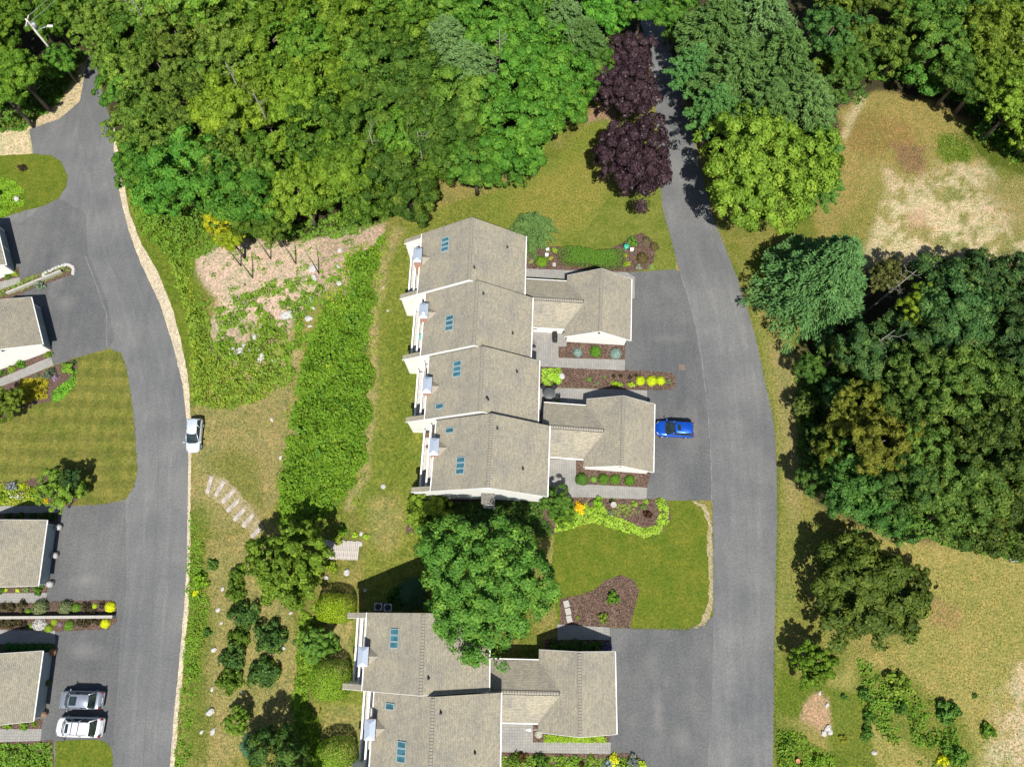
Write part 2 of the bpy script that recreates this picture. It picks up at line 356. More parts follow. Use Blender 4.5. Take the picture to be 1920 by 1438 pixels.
def lobed(name, nl=60, per=150, ls=.058, rad=(.17, .30), zs=.75, seed=0, low=-.25, core=.42, hk=9., ht=-1.25):
    """broadleaf crown of unit radius: leaf shells round many boughs, with gaps between them"""
    C = []; N = []; S = []; Ti = []
    wob = NR.normal(size=3)
    for i in range(nl):
        d = rdir(1)[0]; d[2] = abs(d[2])*.95+low if rnd.random() < .85 else d[2]*.4
        d = unit(d); rf = rnd.uniform(core, .86)*(1+.14*math.sin(3*math.atan2(d[1], d[0])+wob[0])+.10*math.sin(5*math.atan2(d[1], d[0])+wob[1]))
        ctr = d*rf*np.array([1, 1, zs]); lr = rnd.uniform(*rad)
        k = int(per*(lr/np.mean(rad))**2)
        nn = unit(rdir(k)*1.0+np.array([0, 0, .55])+d*.45)
        rr = lr*(.62+.45*NR.random(k)**.6)[:, None]
        sq = np.array([1.05, 1.05, .7])
        C.append(ctr+nn*rr*sq); N.append(nn+.5*rdir(k)); lt = rnd.uniform(.2, .7)
        Ti.append(lt+NR.normal(size=k)*.17); S.append(ls*NR.uniform(.45, 1.45, k))
    C = np.concatenate(C); N = np.concatenate(N); S = np.concatenate(S); Ti = np.concatenate(Ti)
    C += rdir(len(C))*(.03*NR.random((len(C), 1))); k = holes(C, hk, ht)
    return leaves(name, C[k], N[k], S[k], Ti[k], 1., .66)
def conifer(name, nb=110, per=90, zs=1.5, droop=.12, ls=.06, up=.3, fan=.20, power=.75):
    """needle plumes on branches radiating from a leader; unit radius, height zs above 0, top at +zs/2"""
    C = []; N = []; A = []; S = []; Ti = []
    for i in range(nb):
        h = (i+rnd.random())/nb; az = i*2.39996+rnd.uniform(-.3, .3)
        L = (1-h)**power*rnd.uniform(.78, 1.08)+.05
        z0 = -zs/2+h*zs; d = np.array([math.cos(az), math.sin(az), 0])
        k = int(per*(.35+L)); s = NR.random(k)**.6
        side = np.array([-d[1], d[0], 0]); wd_ = fan*L*(1.15-s)*1.6+.02
        off = NR.normal(size=k)*.55
        pos = d*(s*L)[:, None]+side*(off*wd_)[:, None]
        pos[:, 2] = z0+up*L*s-droop*L*s*s*2+NR.normal(size=k)*.025
        ax = unit(d+side*(off*.9)[:, None]+np.array([0, 0, .25])+.35*rdir(k))
        C.append(pos); A.append(ax); N.append(np.array([0, 0, 1])+.7*rdir(k)); S.append(ls*NR.uniform(.7, 1.2, k))
        Ti.append(rnd.uniform(.3, .65)+NR.normal(size=k)*.15+s*.12)
    return leaves(name, np.concatenate(C), np.concatenate(N), np.concatenate(S), np.concatenate(Ti), 1., .30, axis=np.concatenate(A))
def dense(name, n=2200, ls=.075, p=2.4, zs=.8, rough=.05, flatb=True):
    """tight clipped or mounded shrub: leaves over a superellipsoid shell, base at z = 0"""
    d = rdir(n); d[:, 2] = np.abs(d[:, 2]) if flatb else d[:, 2]
    k = (np.abs(d)**p).sum(-1)**(-1/p); pos = d*k[:, None]*(1-rough*NR.random(n)[:, None]*2)
    bumps = .5+.5*np.sin(pos[:, 0]*9+2)*np.sin(pos[:, 1]*8+1); pos *= (1+rough*(bumps-.5))[:, None]
    g = np.sign(pos)*np.abs(pos)**(p-1); pos = pos*np.array([1, 1, zs]) + np.array([0, 0, .03])
    return leaves(name, pos, unit(g)+.55*rdir(n), ls*NR.uniform(.7, 1.3, n), .45+NR.normal(size=n)*.2, 1., .6)
def loose(name, n=900, ls=.11, zs=.85):
    nl = 16; C = []; N = []
    for i in range(nl):
        d = rdir(1)[0]; d[2] = abs(d[2]); ctr = d*rnd.uniform(.3, .72)*np.array([1, 1, zs]); k = n//nl
        nn = unit(rdir(k)+np.array([0, 0, .5])); C.append(ctr+nn*rnd.uniform(.22, .36)*NR.uniform(.6, 1.05, (k, 1))); N.append(nn+.7*rdir(k))
    C = np.concatenate(C); C[:, 2] = np.abs(C[:, 2])
    return leaves(name, C, np.concatenate(N), ls*NR.uniform(.6, 1.3, len(C)), .45+NR.normal(size=len(C))*.22, 1., .6)
def spiky(name, n=260, zs=.8):
    az = NR.random(n)*6.283; s = NR.random(n)**.7; d = np.stack([np.cos(az), np.sin(az), np.zeros(n)], -1)
    pos = d*(s*.55)[:, None]; pos[:, 2] = .35*zs+.3*zs*(1-s)
    ax = unit(d*(.4+s)[:, None]+np.array([0, 0, .7])); return leaves(name, pos, unit(d*-.5+np.array([0, 0, 1])+.4*rdir(n)), .38*NR.uniform(.7, 1.1, n), .45+NR.normal(size=n)*.2, 1., .11, axis=ax)

MESH = {}
for i in range(5): MESH['oak%d' % i] = lobed('broadleaf_crown', 150, 170, .032, (.09, .20), .78, core=.25)
for i in range(3): MESH['fine%d' % i] = lobed('fine_crown', 260, 105, .026, (.05, .15), .8, core=.15, ht=-1.)
for i in range(2): MESH['maple%d' % i] = lobed('maple_crown', 230, 165, .025, (.07, .15), .72, core=.3, ht=-1.7)
MESH['roundtree'] = lobed('round_crown', 260, 110, .030, (.05, .14), .8, core=.2, hk=11., ht=-1.7)
MESH['roundtree2'] = lobed('round_crown', 260, 110, .030, (.06, .16), .75, core=.2, hk=8., ht=-1.6)
MESH['bigmaple'] = lobed('maple_crown', 400, 160, .0185, (.05, .12), .62, core=.3, hk=12., ht=-1.7)
for i in range(2): MESH['purple%d' % i] = lobed('purple_crown', 170, 130, .030, (.08, .18), .78, core=.3, hk=7., ht=-2.)
for i in range(3): MESH['pine%d' % i] = conifer('pine_crown', 84, 230, 1.5, .10, .045, .34, .17)
MESH['spruce'] = conifer('spruce_crown', 170, 190, 1.7, .2, .034, .30, .20, .85)
MESH['weep'] = conifer('weeping_crown', 46, 190, .9, .42, .050, .42, .17, .5)
MESH['star'] = lobed('upright_crown', 150, 90, .038, (.06, .14), 1.0, core=.25, ht=-1.5)
for i in range(4): MESH['dense%d' % i] = dense('shrub_foliage', 1500, .075, 2.0+.15*i, .85, .14)
for i in range(4): MESH['loose%d' % i] = loose('shrub_foliage', 900)
for i in range(2): MESH['spiky%d' % i] = spiky('grass_blades')
for i in range(4): MESH['rhodo%d' % i] = lobed('shrub_foliage', 70, 60, .068, (.16, .30), .75, low=.0, core=.1, ht=-9.)
MESH['clip'] = dense('clipped_foliage', 7000, .030, 3.2, 1.0, .035)

def trunk_mesh(nl=6, seed=0, wild=.5):
    r = random.Random(seed); mb = MB()
    mb.tube([(0, 0, -.02), (.01, 0, .25), (.02, .01, .5), (0, 0, .74)], [.030, .022, .013, .003], 7)
    for i in range(nl):
        z = r.uniform(.32, .55); a = r.uniform(0, 6.28); L = r.uniform(.14, .24)
        mb.tube([(0, 0, z), (math.cos(a)*L*.5, math.sin(a)*L*.5, z+.08), (math.cos(a)*L, math.sin(a)*L, z+.17)], [.012, .008, .003], 5)
    return mb.mesh('trunk')
TRUNKS = [trunk_mesh(7, s) for s in range(4)]
ORD = ['first', 'second', 'third', 'fourth', 'fifth', 'sixth', 'seventh', 'eighth', 'ninth', 'tenth', 'eleventh', 'twelfth', 'thirteenth', 'fourteenth', 'fifteenth', 'sixteenth', 'seventeenth', 'eighteenth', 'nineteenth', 'twentieth']
KMAT = {'pine': NEEDLE, 'spru': NEEDLE, 'weep': NEEDLE, 'purp': PURPLE}
def tree(px, py, Ht, R, kind, color, label, name='broadleaf_tree', group=None, zf=.62, Rz=None, cat='tree', rz=None):
    hc = Ht*zf; x, y, gz = G(px, py, hc)
    t = empty(name, (x, y, gz), rz if rz is not None else rnd.uniform(0, 6.28), label, cat, group)
    tr = inst(TRUNKS[rnd.randrange(4)], 'trunk', BARK, t, scale=(Ht*.9, Ht*.9, Ht*.9))
    Rz = Rz or R
    inst(MESH[kind], 'crown', KMAT.get(kind[:4], LEAF), t, (0, 0, hc), 0, (R, R*rnd.uniform(.9, 1.08), Rz), color)
    return t
def shrub(px, py, r, kind, color, label, name='shrub', h=1., group=None, cat='shrub', m=None, hh=None):
    if color[2] > .10 and m is None: color = (color[0]/1.55, color[1]/1.92, color[2]/1.20)
    x, y, gz = G(px, py, r*.5)
    o = inst(MESH[kind], name, m or LEAF, None, (x, y, gz), rnd.uniform(0, 6.28), (r, r*rnd.uniform(.9, 1.1), hh or r*h), color)
    return tag(o, label, cat, group)
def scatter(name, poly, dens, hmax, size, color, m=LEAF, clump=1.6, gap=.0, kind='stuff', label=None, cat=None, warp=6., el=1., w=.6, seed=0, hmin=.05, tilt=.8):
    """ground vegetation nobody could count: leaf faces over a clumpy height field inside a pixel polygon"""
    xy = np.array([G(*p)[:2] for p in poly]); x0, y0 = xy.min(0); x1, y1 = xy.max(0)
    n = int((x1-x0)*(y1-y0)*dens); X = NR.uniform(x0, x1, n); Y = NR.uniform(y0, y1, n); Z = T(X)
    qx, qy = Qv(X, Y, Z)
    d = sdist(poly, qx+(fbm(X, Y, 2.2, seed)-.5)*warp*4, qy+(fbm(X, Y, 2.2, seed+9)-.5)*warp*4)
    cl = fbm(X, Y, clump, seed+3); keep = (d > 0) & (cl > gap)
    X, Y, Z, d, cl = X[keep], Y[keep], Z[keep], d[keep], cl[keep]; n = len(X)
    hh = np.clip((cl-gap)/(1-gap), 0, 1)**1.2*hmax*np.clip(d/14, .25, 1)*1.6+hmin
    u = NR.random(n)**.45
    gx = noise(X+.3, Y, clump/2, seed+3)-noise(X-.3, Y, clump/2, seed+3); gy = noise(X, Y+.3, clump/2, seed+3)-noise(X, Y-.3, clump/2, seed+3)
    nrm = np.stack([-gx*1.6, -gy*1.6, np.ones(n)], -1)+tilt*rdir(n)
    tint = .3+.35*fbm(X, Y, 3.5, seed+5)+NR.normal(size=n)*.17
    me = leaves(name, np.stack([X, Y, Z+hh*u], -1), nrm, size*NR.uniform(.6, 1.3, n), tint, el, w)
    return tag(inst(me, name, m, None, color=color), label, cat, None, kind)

# ------------------------------------------------------------------ ground with painted cover
def seg(a, b, st): return list(np.linspace(a, b, max(2, int(abs(b-a)/st)), endpoint=False))
gxs = np.array([-320, -220, -150, -115]+seg(-95, -33.5, .45)+seg(-33.5, -24, .45)+seg(-24, -9, .45)+seg(-9, -3, .45)+seg(-3, 92, .45)+[95, 115, 150, 220, 320.])
gys = np.array([-160, -100, -60, -40]+seg(-28, 96, .45)+[100, 120, 160, 240.])
GXX, GYY = np.meshgrid(gxs, gys); GZZ = T(GXX)
qx, qy = Qv(GXX, GYY, GZZ)
wx = (fbm(GXX, GYY, 3.0, 21)-.5)*26; wy = (fbm(GXX, GYY, 3.0, 27)-.5)*26
DRY = np.array([.172, .155, .046]); OLV = np.array([.096, .114, .018]); LWN = np.array([.084, .112, .013]); BRT = np.array([.075, .115, .010])
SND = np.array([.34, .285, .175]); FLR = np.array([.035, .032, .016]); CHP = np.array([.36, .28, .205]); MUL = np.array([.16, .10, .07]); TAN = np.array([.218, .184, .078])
big = fbm(GXX, GYY, 7., 31); mid = fbm(GXX, GYY, 1.9, 41)
w0 = np.clip((big*.6+mid*.4-.36)/.26, 0, 1)[..., None]
colr = OLV*(1-w0)+DRY*w0
def pt(poly, c, soft=14., amt=1., warp=1., mot=0.):
    global colr
    d = sdist(poly, qx+wx*warp, qy+wy*warp)
    w = np.clip(d/soft+.5, 0, 1); w = (w*w*(3-2*w)*amt)[..., None]
    if mot: w = w*np.clip((fbm(GXX, GYY, 2.4, 77)*.55+fbm(GXX, GYY, .9, 83)*.45-mot)/.14+.5, 0.12, 1)[..., None]
    colr = colr*(1-w)+np.array(c)*w
# forest floor
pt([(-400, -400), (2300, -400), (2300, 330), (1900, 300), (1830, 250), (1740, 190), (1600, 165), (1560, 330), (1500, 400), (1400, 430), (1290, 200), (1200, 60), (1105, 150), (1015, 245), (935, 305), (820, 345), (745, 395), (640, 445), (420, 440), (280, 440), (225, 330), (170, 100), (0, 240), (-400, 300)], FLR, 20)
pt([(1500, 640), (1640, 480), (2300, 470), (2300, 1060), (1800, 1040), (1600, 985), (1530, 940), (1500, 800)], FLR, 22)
# main lawn
LW = [(735, 430), (712, 480), (697, 560), (690, 640), (688, 720), (685, 800), (672, 880), (655, 950), (690, 990), (680, 1060), (690, 1150), (700, 1500), (590, 1500), (600, 1300), (640, 1150), (800, 1150), (1050, 1000), (1000, 700), (1175, 515), (1265, 510), (1255, 430), (1240, 385), (1200, 220), (1120, 215), (1040, 300), (960, 345), (830, 385)]
pt(LW, LWN*.96+DRY*.2, 10, .9, .5)
gl = np.array(LW); 
pt([(735, 430), (712, 480), (697, 560), (690, 640), (688, 720), (685, 800), (672, 880), (640, 960), (662, 962), (690, 890), (702, 800), (705, 720), (708, 640), (716, 560), (730, 490), (760, 430)], TAN, 12, .85, .6)
pt([(690, 940), (740, 930), (760, 990), (720, 1040), (690, 1010)], TAN, 26, .5)
pt([(735, 600), (770, 600), (775, 900), (730, 900)], LWN, 40, .6)
pt([(960, 360), (1090, 300), (1160, 250), (1200, 300), (1100, 430), (980, 440)], np.array([.17, .155, .035]), 40, .6)
pt([(1110, 205), (1150, 205), (1155, 230), (1100, 232)], MUL*1.5, 10, .9)
pt([(600, 1320), (680, 1320), (685, 1500), (600, 1500)], TAN*.8+LWN*.2, 20, .6)
pt([(615, 1160), (660, 1165), (650, 1260), (610, 1240)], TAN, 14, .8)
# wood-chip clearing and bank
pt([(365, 480), (430, 450), (560, 450), (720, 420), (700, 480), (640, 500), (600, 560), (520, 620), (470, 600), (430, 640), (395, 620), (405, 560), (370, 530)], CHP, 10)
pt([(600, 450), (720, 425), (700, 500), (640, 560), (590, 530)], CHP*.62+MUL*.3, 16, .8)
pt([(400, 600), (470, 590), (540, 600), (560, 680), (500, 725), (440, 700), (400, 660)], CHP*.9, 18, .8, 2.)
pt([(430, 650), (520, 640), (560, 600), (640, 560), (600, 700), (520, 700)], DRY*1.1, 16, .7)
pt([(340, 700), (555, 700), (555, 800), (520, 940), (480, 990), (360, 1000), (355, 760)], TAN*.95, 18, .75)
pt([(380, 850), (470, 850), (500, 960), (420, 930)], OLV, 30, .7)
pt([(360, 1000), (500, 1000), (560, 1200), (560, 1330), (420, 1440), (340, 1440)], TAN*.85+OLV*.2, 22, .7)
for yy in range(960, 1440, 30): pt([(348, yy-30), (385, yy-20), (400, yy+10), (375, yy+40), (338, yy+20)], BRT*.9, 16, .55, 1.4)
# left verge by the gravel street
pt([(215, 240), (240, 300), (330, 470), (370, 500), (400, 640), (380, 760), (350, 760), (330, 640), (240, 400)], BRT, 12, .8)
pt([(-300, 240), (0, 246), (58, 238), (63, 292), (0, 300), (-300, 320)], SND*1.1, 6, 1, .4)
pt([(50, 240), (75, 215), (110, 190), (150, 125), (168, 112), (156, 195), (112, 226), (58, 244)], SND, 8, .95, .4)
pt([(70, 195), (105, 150), (150, 100), (140, 150), (100, 200)], OLV, 10, .8)
# right of the long drive
pt([(1375, 480), (1400, 500), (1440, 620), (1500, 700), (1500, 960), (1560, 1000), (1470, 1180), (1462, 1440), (1440, 1440), (1448, 1100), (1450, 800), (1420, 640)], OLV*.9+TAN*.25, 14, .85)
pt([(1440, 640), (1500, 660), (1505, 900), (1490, 1000), (1470, 900), (1462, 760)], TAN*.9, 24, .65)
pt([(1385, 520), (1400, 560), (1452, 760), (1466, 900), (1460, 1100), (1450, 1100), (1455, 800), (1425, 640)], BRT*.95, 8, .6)
# clearing top right
pt([(1570, 200), (1640, 168), (1740, 185), (1830, 230), (1830, 330), (1640, 330), (1540, 470), (1520, 380), (1580, 300)], np.array([.19, .155, .05]), 16, .9)
pt([(1600, 215), (1700, 225), (1720, 270), (1640, 285), (1590, 260)], np.array([.16, .105, .035]), 30, .7, 2.)
pt([(1670, 265), (1735, 275), (1735, 325), (1690, 315)], np.array([.15, .085, .05]), 18, .85)
pt([(1600, 175), (1625, 175), (1590, 260), (1575, 260)], SND*.95, 10, .7)
pt([(1645, 310), (1760, 320), (1860, 300), (1900, 370), (1990, 420), (1980, 500), (1620, 500), (1625, 440), (1660, 390)], SND*.97, 40, .95, 2.6, .47)
pt([(1660, 360), (1790, 350), (1860, 430), (1880, 480), (1680, 490), (1640, 440)], SND*1.12, 34, .75, 2., .44)
pt([(1700, 395), (1740, 390), (1735, 425), (1705, 425)], np.array([.27, .2, .12]), 12, .7)
pt([(1840, 330), (2100, 320), (2100, 500), (1900, 430)], np.array([.18, .155, .06]), 24, .8)
pt([(1752, 262), (1780, 250), (1812, 256), (1826, 285), (1812, 308), (1780, 306), (1758, 290)], BRT, 16, .9, 1.6)
pt([(1800, 220), (1990, 300), (1990, 340), (1900, 320), (1830, 290)], BRT*.6, 12, .9)
# meadow bottom right
pt([(1640, 1010), (2300, 1010), (2300, 1600), (1560, 1600), (1540, 1300), (1600, 1240), (1740, 1180)], DRY*1.12+TAN*.1, 24, .8)
pt([(1830, 1440), (1850, 1360), (1880, 1290), (1920, 1240), (2100, 1200), (2100, 1600), (1820, 1600)], SND, 40, .95, 2.6, .46)
pt([(1740, 1110), (1800, 1140), (1800, 1180), (1750, 1170)], np.array([.20, .12, .06]), 16, .5)
pt([(1455, 1250), (1500, 1280), (1560, 1290), (1620, 1300), (1640, 1440), (1560, 1440), (1540, 1350), (1450, 1340)], BRT*.9, 14, .85)
pt([(1455, 1340), (1540, 1400), (1600, 1440), (1450, 1600)], BRT*.8, 14, .7)
pt([(1500, 1320), (1530, 1300), (1555, 1310), (1556, 1370), (1545, 1375), (1500, 1345)], np.array([.30, .20, .12]), 5, .95, .5)
pt([(1600, 1240), (1700, 1270), (1800, 1340), (1830, 1438), (1760, 1438), (1640, 1360), (1610, 1320)], BRT*.7+OLV*.2, 20, .7)
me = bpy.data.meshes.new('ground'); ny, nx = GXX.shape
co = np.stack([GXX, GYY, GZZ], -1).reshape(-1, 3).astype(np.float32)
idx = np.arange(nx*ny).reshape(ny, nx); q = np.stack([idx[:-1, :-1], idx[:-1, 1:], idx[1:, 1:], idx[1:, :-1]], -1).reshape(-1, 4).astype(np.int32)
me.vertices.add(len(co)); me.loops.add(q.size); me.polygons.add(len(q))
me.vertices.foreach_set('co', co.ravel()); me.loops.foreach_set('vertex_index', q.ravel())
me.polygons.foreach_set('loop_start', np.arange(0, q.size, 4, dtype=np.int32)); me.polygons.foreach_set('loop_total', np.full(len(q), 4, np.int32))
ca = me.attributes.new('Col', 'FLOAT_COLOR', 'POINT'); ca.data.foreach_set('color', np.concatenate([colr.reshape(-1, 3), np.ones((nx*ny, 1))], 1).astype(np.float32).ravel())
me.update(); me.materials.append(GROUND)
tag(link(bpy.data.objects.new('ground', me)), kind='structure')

# ------------------------------------------------------------------ roads, drives, paths, beds, lawns
sheet('road', [(1190, 0), (1206, 60), (1222, 150), (1230, 220), (1238, 300), (1241, 385), (1256, 440), (1269, 492), (1290, 560), (1306, 620), (1318, 690), (1328, 760), (1333, 830), (1336, 940), (1337, 1170), (1335, 1300), (1334, 1520),
    (1449, 1520), (1449, 1438), (1451, 1260), (1454, 1100), (1457, 960), (1455, 860), (1450, 790), (1433, 712), (1418, 640), (1395, 560), (1372, 495), (1335, 400), (1310, 300), (1292, 230), (1276, 160), (1262, 110), (1245, 50), (1228, 0)], ROAD, .034, True, .06)
sheet('driveway', [(1165, 512), (1268, 505), (1300, 540), (1340, 700), (1340, 938), (1205, 938), (1205, 712), (1165, 708)], DRIVE, .026, jit=.05)
sheet('driveway', [(1138, 1177), (1290, 1180), (1345, 1150), (1345, 1540), (1215, 1540), (1208, 1438), (1195, 1415), (1138, 1412)], DRIVE, .026, jit=.05)
sheet('road', [(165, 105), (150, 190), (112, 223), (55, 243), (63, 292), (63, 302), (-160, 330), (-160, 1560), (306, 1560), (318, 1438), (326, 1340), (335, 1250), (344, 1150), (350, 1060), (352, 940), (353, 860), (350, 790), (342, 720), (325, 650), (300, 570), (262, 490), (240, 430), (221, 350), (213, 290), (213, 235), (200, 205), (190, 165), (182, 130), (180, 100)], ROAD, .020, False, .06)
sheet('driveway', [(45, 415), (75, 389), (110, 372), (160, 400), (165, 480), (200, 560), (215, 640), (200, 655), (142, 672), (100, 690), (-120, 740), (-120, 440)], DRIVE, .028, jit=.05)
sheet('driveway', [(-120, 950), (110, 950), (235, 940), (238, 1100), (226, 1180), (220, 1300), (212, 1400), (100, 1392), (-120, 1392)], DRIVE, .028, jit=.05)
def strip(name, px, w, m, off):
    L, R_ = [], []
    for i, p in enumerate(px):
        a = np.array(px[max(i-1, 0)], float); b = np.array(px[min(i+1, len(px)-1)], float); d = (b-a)/np.hypot(*(b-a)); n = np.array([-d[1], d[0]])
        ww = w*(.6+.8*rnd.random()); L.append(tuple(np.array(p)+n*ww)); R_.append(tuple(np.array(p)-n*ww))
    return sheet(name, L+R_[::-1], m, off)
def dens(px, k=9, j=.7):
    o = []
    for a, b in zip(px[:-1], px[1:]):
        n = max(1, int(math.hypot(b[0]-a[0], b[1]-a[1])/k)); o += [(a[0]+(b[0]-a[0])*i/n+rnd.uniform(-j, j), a[1]+(b[1]-a[1])*i/n+rnd.uniform(-j, j)) for i in range(n)]
    return o+[px[-1]]
for pts_ in ([(1300, 460), (1335, 560), (1362, 690), (1374, 830), (1374, 960), (1370, 1150), (1366, 1300), (1364, 1480)], [(1330, 450), (1378, 570), (1410, 690), (1424, 830), (1424, 960), (1420, 1150), (1418, 1300), (1416, 1480)],
            [(165, 190), (196, 330), (232, 470), (282, 600), (312, 720), (320, 860), (316, 1000), (306, 1180), (288, 1438)], [(140, 240), (168, 340), (196, 470), (240, 600), (270, 720), (276, 860), (272, 1000), (262, 1180), (246, 1438)]):
    strip('wheel_track', dens(pts_, 14, .5), 4.5, TRACK, .037 if pts_[0][0] > 900 else .033)
sheet('step_path', [(390, 890), (402, 892), (426, 900), (446, 918), (470, 948), (494, 988), (478, 1010), (450, 984), (422, 955), (400, 936), (386, 926)], speck('dry_path', [(.36, (.15, .125, .06)), (.5, (.25, .205, .11)), (.64, (.36, .31, .19))], 4., .95), .02, False, .25)
strip('road_seam', dens([(1276, 515), (1292, 565), (1306, 620), (1318, 690), (1326, 760), (1332, 830), (1335, 940)]), .7, SEAM, .040)
strip('road_seam', dens([(1335, 1180), (1334, 1300), (1333, 1440)]), .3, TARL, .040)
strip('road_seam', dens([(1345, 500), (1375, 580), (1396, 690), (1402, 830), (1400, 960), (1396, 1150), (1392, 1300), (1390, 1440)]), .28, TARL, .040)
strip('road_seam', dens([(180, 250), (172, 310), (176, 400), (205, 490), (250, 570), (275, 650), (290, 720), (297, 800), (297, 900), (295, 960), (288, 1100), (280, 1250), (268, 1438)]), .28, TARL, .036)
strip('road_seam', dens([(160, 480), (185, 545), (200, 590), (201, 650)]), .6, SEAM, .036)
strip('road_seam', dens([(247, 960), (243, 1060), (235, 1180), (224, 1300), (214, 1400)]), .25, TARL, .036)
sheet('gravel_verge', [(213, 235), (213, 290), (221, 350), (240, 430), (262, 490), (300, 570), (325, 650), (342, 720), (350, 790), (353, 860), (352, 940), (350, 1060), (344, 1150), (335, 1250), (326, 1340), (318, 1438), (306, 1560),
    (318, 1560), (327, 1438), (335, 1340), (344, 1250), (353, 1150), (357, 1060), (357, 940), (359, 860), (358, 790), (354, 720), (342, 650), (324, 580), (296, 510), (264, 455), (243, 400), (229, 330), (219, 270)], SANDM, .014, False, .10)
sheet('lawn', [(-120, 302), (0, 292), (62, 289), (95, 291), (115, 304), (127, 330), (124, 352), (108, 374), (75, 389), (45, 396), (0, 411), (-120, 445)], LAWN1, .040, jit=.12)
sheet('lawn', [(140, 672), (205, 654), (226, 661), (236, 685), (246, 740), (253, 810), (257, 880), (252, 912), (236, 936), (200, 945), (110, 949), (-120, 950), (-120, 760), (0, 728), (100, 685)], LAWN2, .040, jit=.12)
sheet('lawn', [(104, 1388), (190, 1386), (206, 1396), (212, 1416), (208, 1560), (100, 1560)], LAWN1, .040, jit=.12)
sheet('lawn', [(1040, 1000), (1075, 985), (1110, 978), (1160, 990), (1200, 1005), (1235, 1000), (1250, 975), (1248, 937), (1300, 938), (1322, 945), (1334, 975), (1337, 1040), (1336, 1140), (1325, 1166), (1300, 1178), (1180, 1177), (1050, 1178), (1030, 1100)], LAWN1, .020, jit=.12)
sheet('dry_grass_edge', [(1298, 939), (1322, 944), (1334, 975), (1338, 1040), (1337, 1140), (1326, 1168), (1300, 1179), (1312, 1166), (1328, 1130), (1330, 1080), (1325, 1030), (1328, 985), (1318, 955)], speck('dry_edge', [(.3, (.13, .12, .05)), (.5, (.25, .21, .11)), (.7, (.44, .38, .26))], 4.5, .95), .028, jit=.22)
sheet('front_lawn', [(985, 500), (1180, 511), (1262, 511), (1268, 496), (1256, 440), (1241, 388), (1236, 300), (1215, 225), (1190, 300), (1100, 430), (1000, 460)], lawnm('pale_lawn', (.082, .112, .014), (.136, .148, .028)), .012, jit=.12)
for nm, pl in (('mulch_bed', [(984, 478), (1010, 463), (1045, 462), (1090, 474), (1130, 474), (1165, 457), (1185, 442), (1205, 437), (1222, 450), (1228, 472), (1226, 492), (1212, 506), (1180, 511), (984, 507)]),
        ('mulch_bed', [(1047, 636), (1173, 638), (1172, 675), (1047, 671)]), ('mulch_bed', [(1012, 686), (1066, 690), (1175, 694), (1240, 697), (1260, 700), (1267, 708), (1267, 722), (1260, 731), (1210, 732), (1066, 727), (1010, 728)]),
        ('mulch_bed', [(1079, 860), (1100, 862), (1104, 873), (1222, 876), (1213, 915), (1079, 908)]), ('mulch_bed', [(1015, 930), (1120, 934), (1240, 935), (1255, 945), (1258, 975), (1237, 1001), (1200, 1007), (1160, 990), (1110, 978), (1080, 985), (1040, 1001), (1015, 990)]),
        ('mulch_bed', [(1050, 1122), (1085, 1116), (1110, 1108), (1135, 1088), (1165, 1078), (1187, 1086), (1198, 1106), (1190, 1140), (1184, 1160), (1182, 1177), (1142, 1176), (1050, 1170)]),
        ('mulch_bed', [(1020, 1198), (1142, 1199), (1147, 1224), (1020, 1224)]), ('mulch_bed', [(998, 1352), (1015, 1352), (1015, 1375), (1144, 1376), (1143, 1391), (998, 1391)]), ('mulch_bed', [(935, 1408), (1144, 1412), (1190, 1412), (1204, 1424), (1209, 1540), (935, 1540)]),
        ('mulch_bed', [(-100, 757), (0, 726), (100, 687), (142, 672), (147, 690), (138, 725), (115, 750), (70, 757), (35, 768), (0, 790), (-100, 815)]), ('mulch_bed', [(-100, 730), (-100, 690), (0, 685), (98, 650), (98, 669), (0, 711)]),
        ('mulch_bed', [(-100, 900), (0, 903), (40, 905), (90, 888), (118, 879), (150, 885), (152, 930), (130, 949), (0, 951), (-100, 952)]), ('mulch_bed', [(-100, 1394), (100, 1387), (106, 1540), (-100, 1540)]),
        ('mulch_bed', [(-100, 1130), (90, 1128), (205, 1124), (218, 1130), (219, 1165), (205, 1179), (100, 1184), (-100, 1190)]), ('mulch_bed', [(-100, 1096), (92, 1096), (88, 1112), (-100, 1114)]), ('mulch_bed', [(-100, 1204), (104, 1205), (100, 1224), (-100, 1226)]),
        ('mulch_bed', [(-100, 1350), (80, 1348), (78, 1367), (-100, 1370)]), ('mulch_bed', [(-100, 962), (111, 960), (107, 984), (-100, 984)]),
        ('mulch_bed', [(-100, 565), (0, 545), (50, 520), (88, 510), (120, 497), (133, 497), (138, 508), (132, 517), (100, 528), (70, 538), (25, 558), (-100, 600)]),
        ('mulch_bed', [(-60, 535), (-60, 520), (0, 508), (35, 500), (37, 521), (0, 531)]),
        ('mulch_bed', [(1010, 935), (880, 930), (770, 940), (760, 1000), (1000, 1020)])):
    sheet(nm, pl, MULCH, .048, jit=.10)
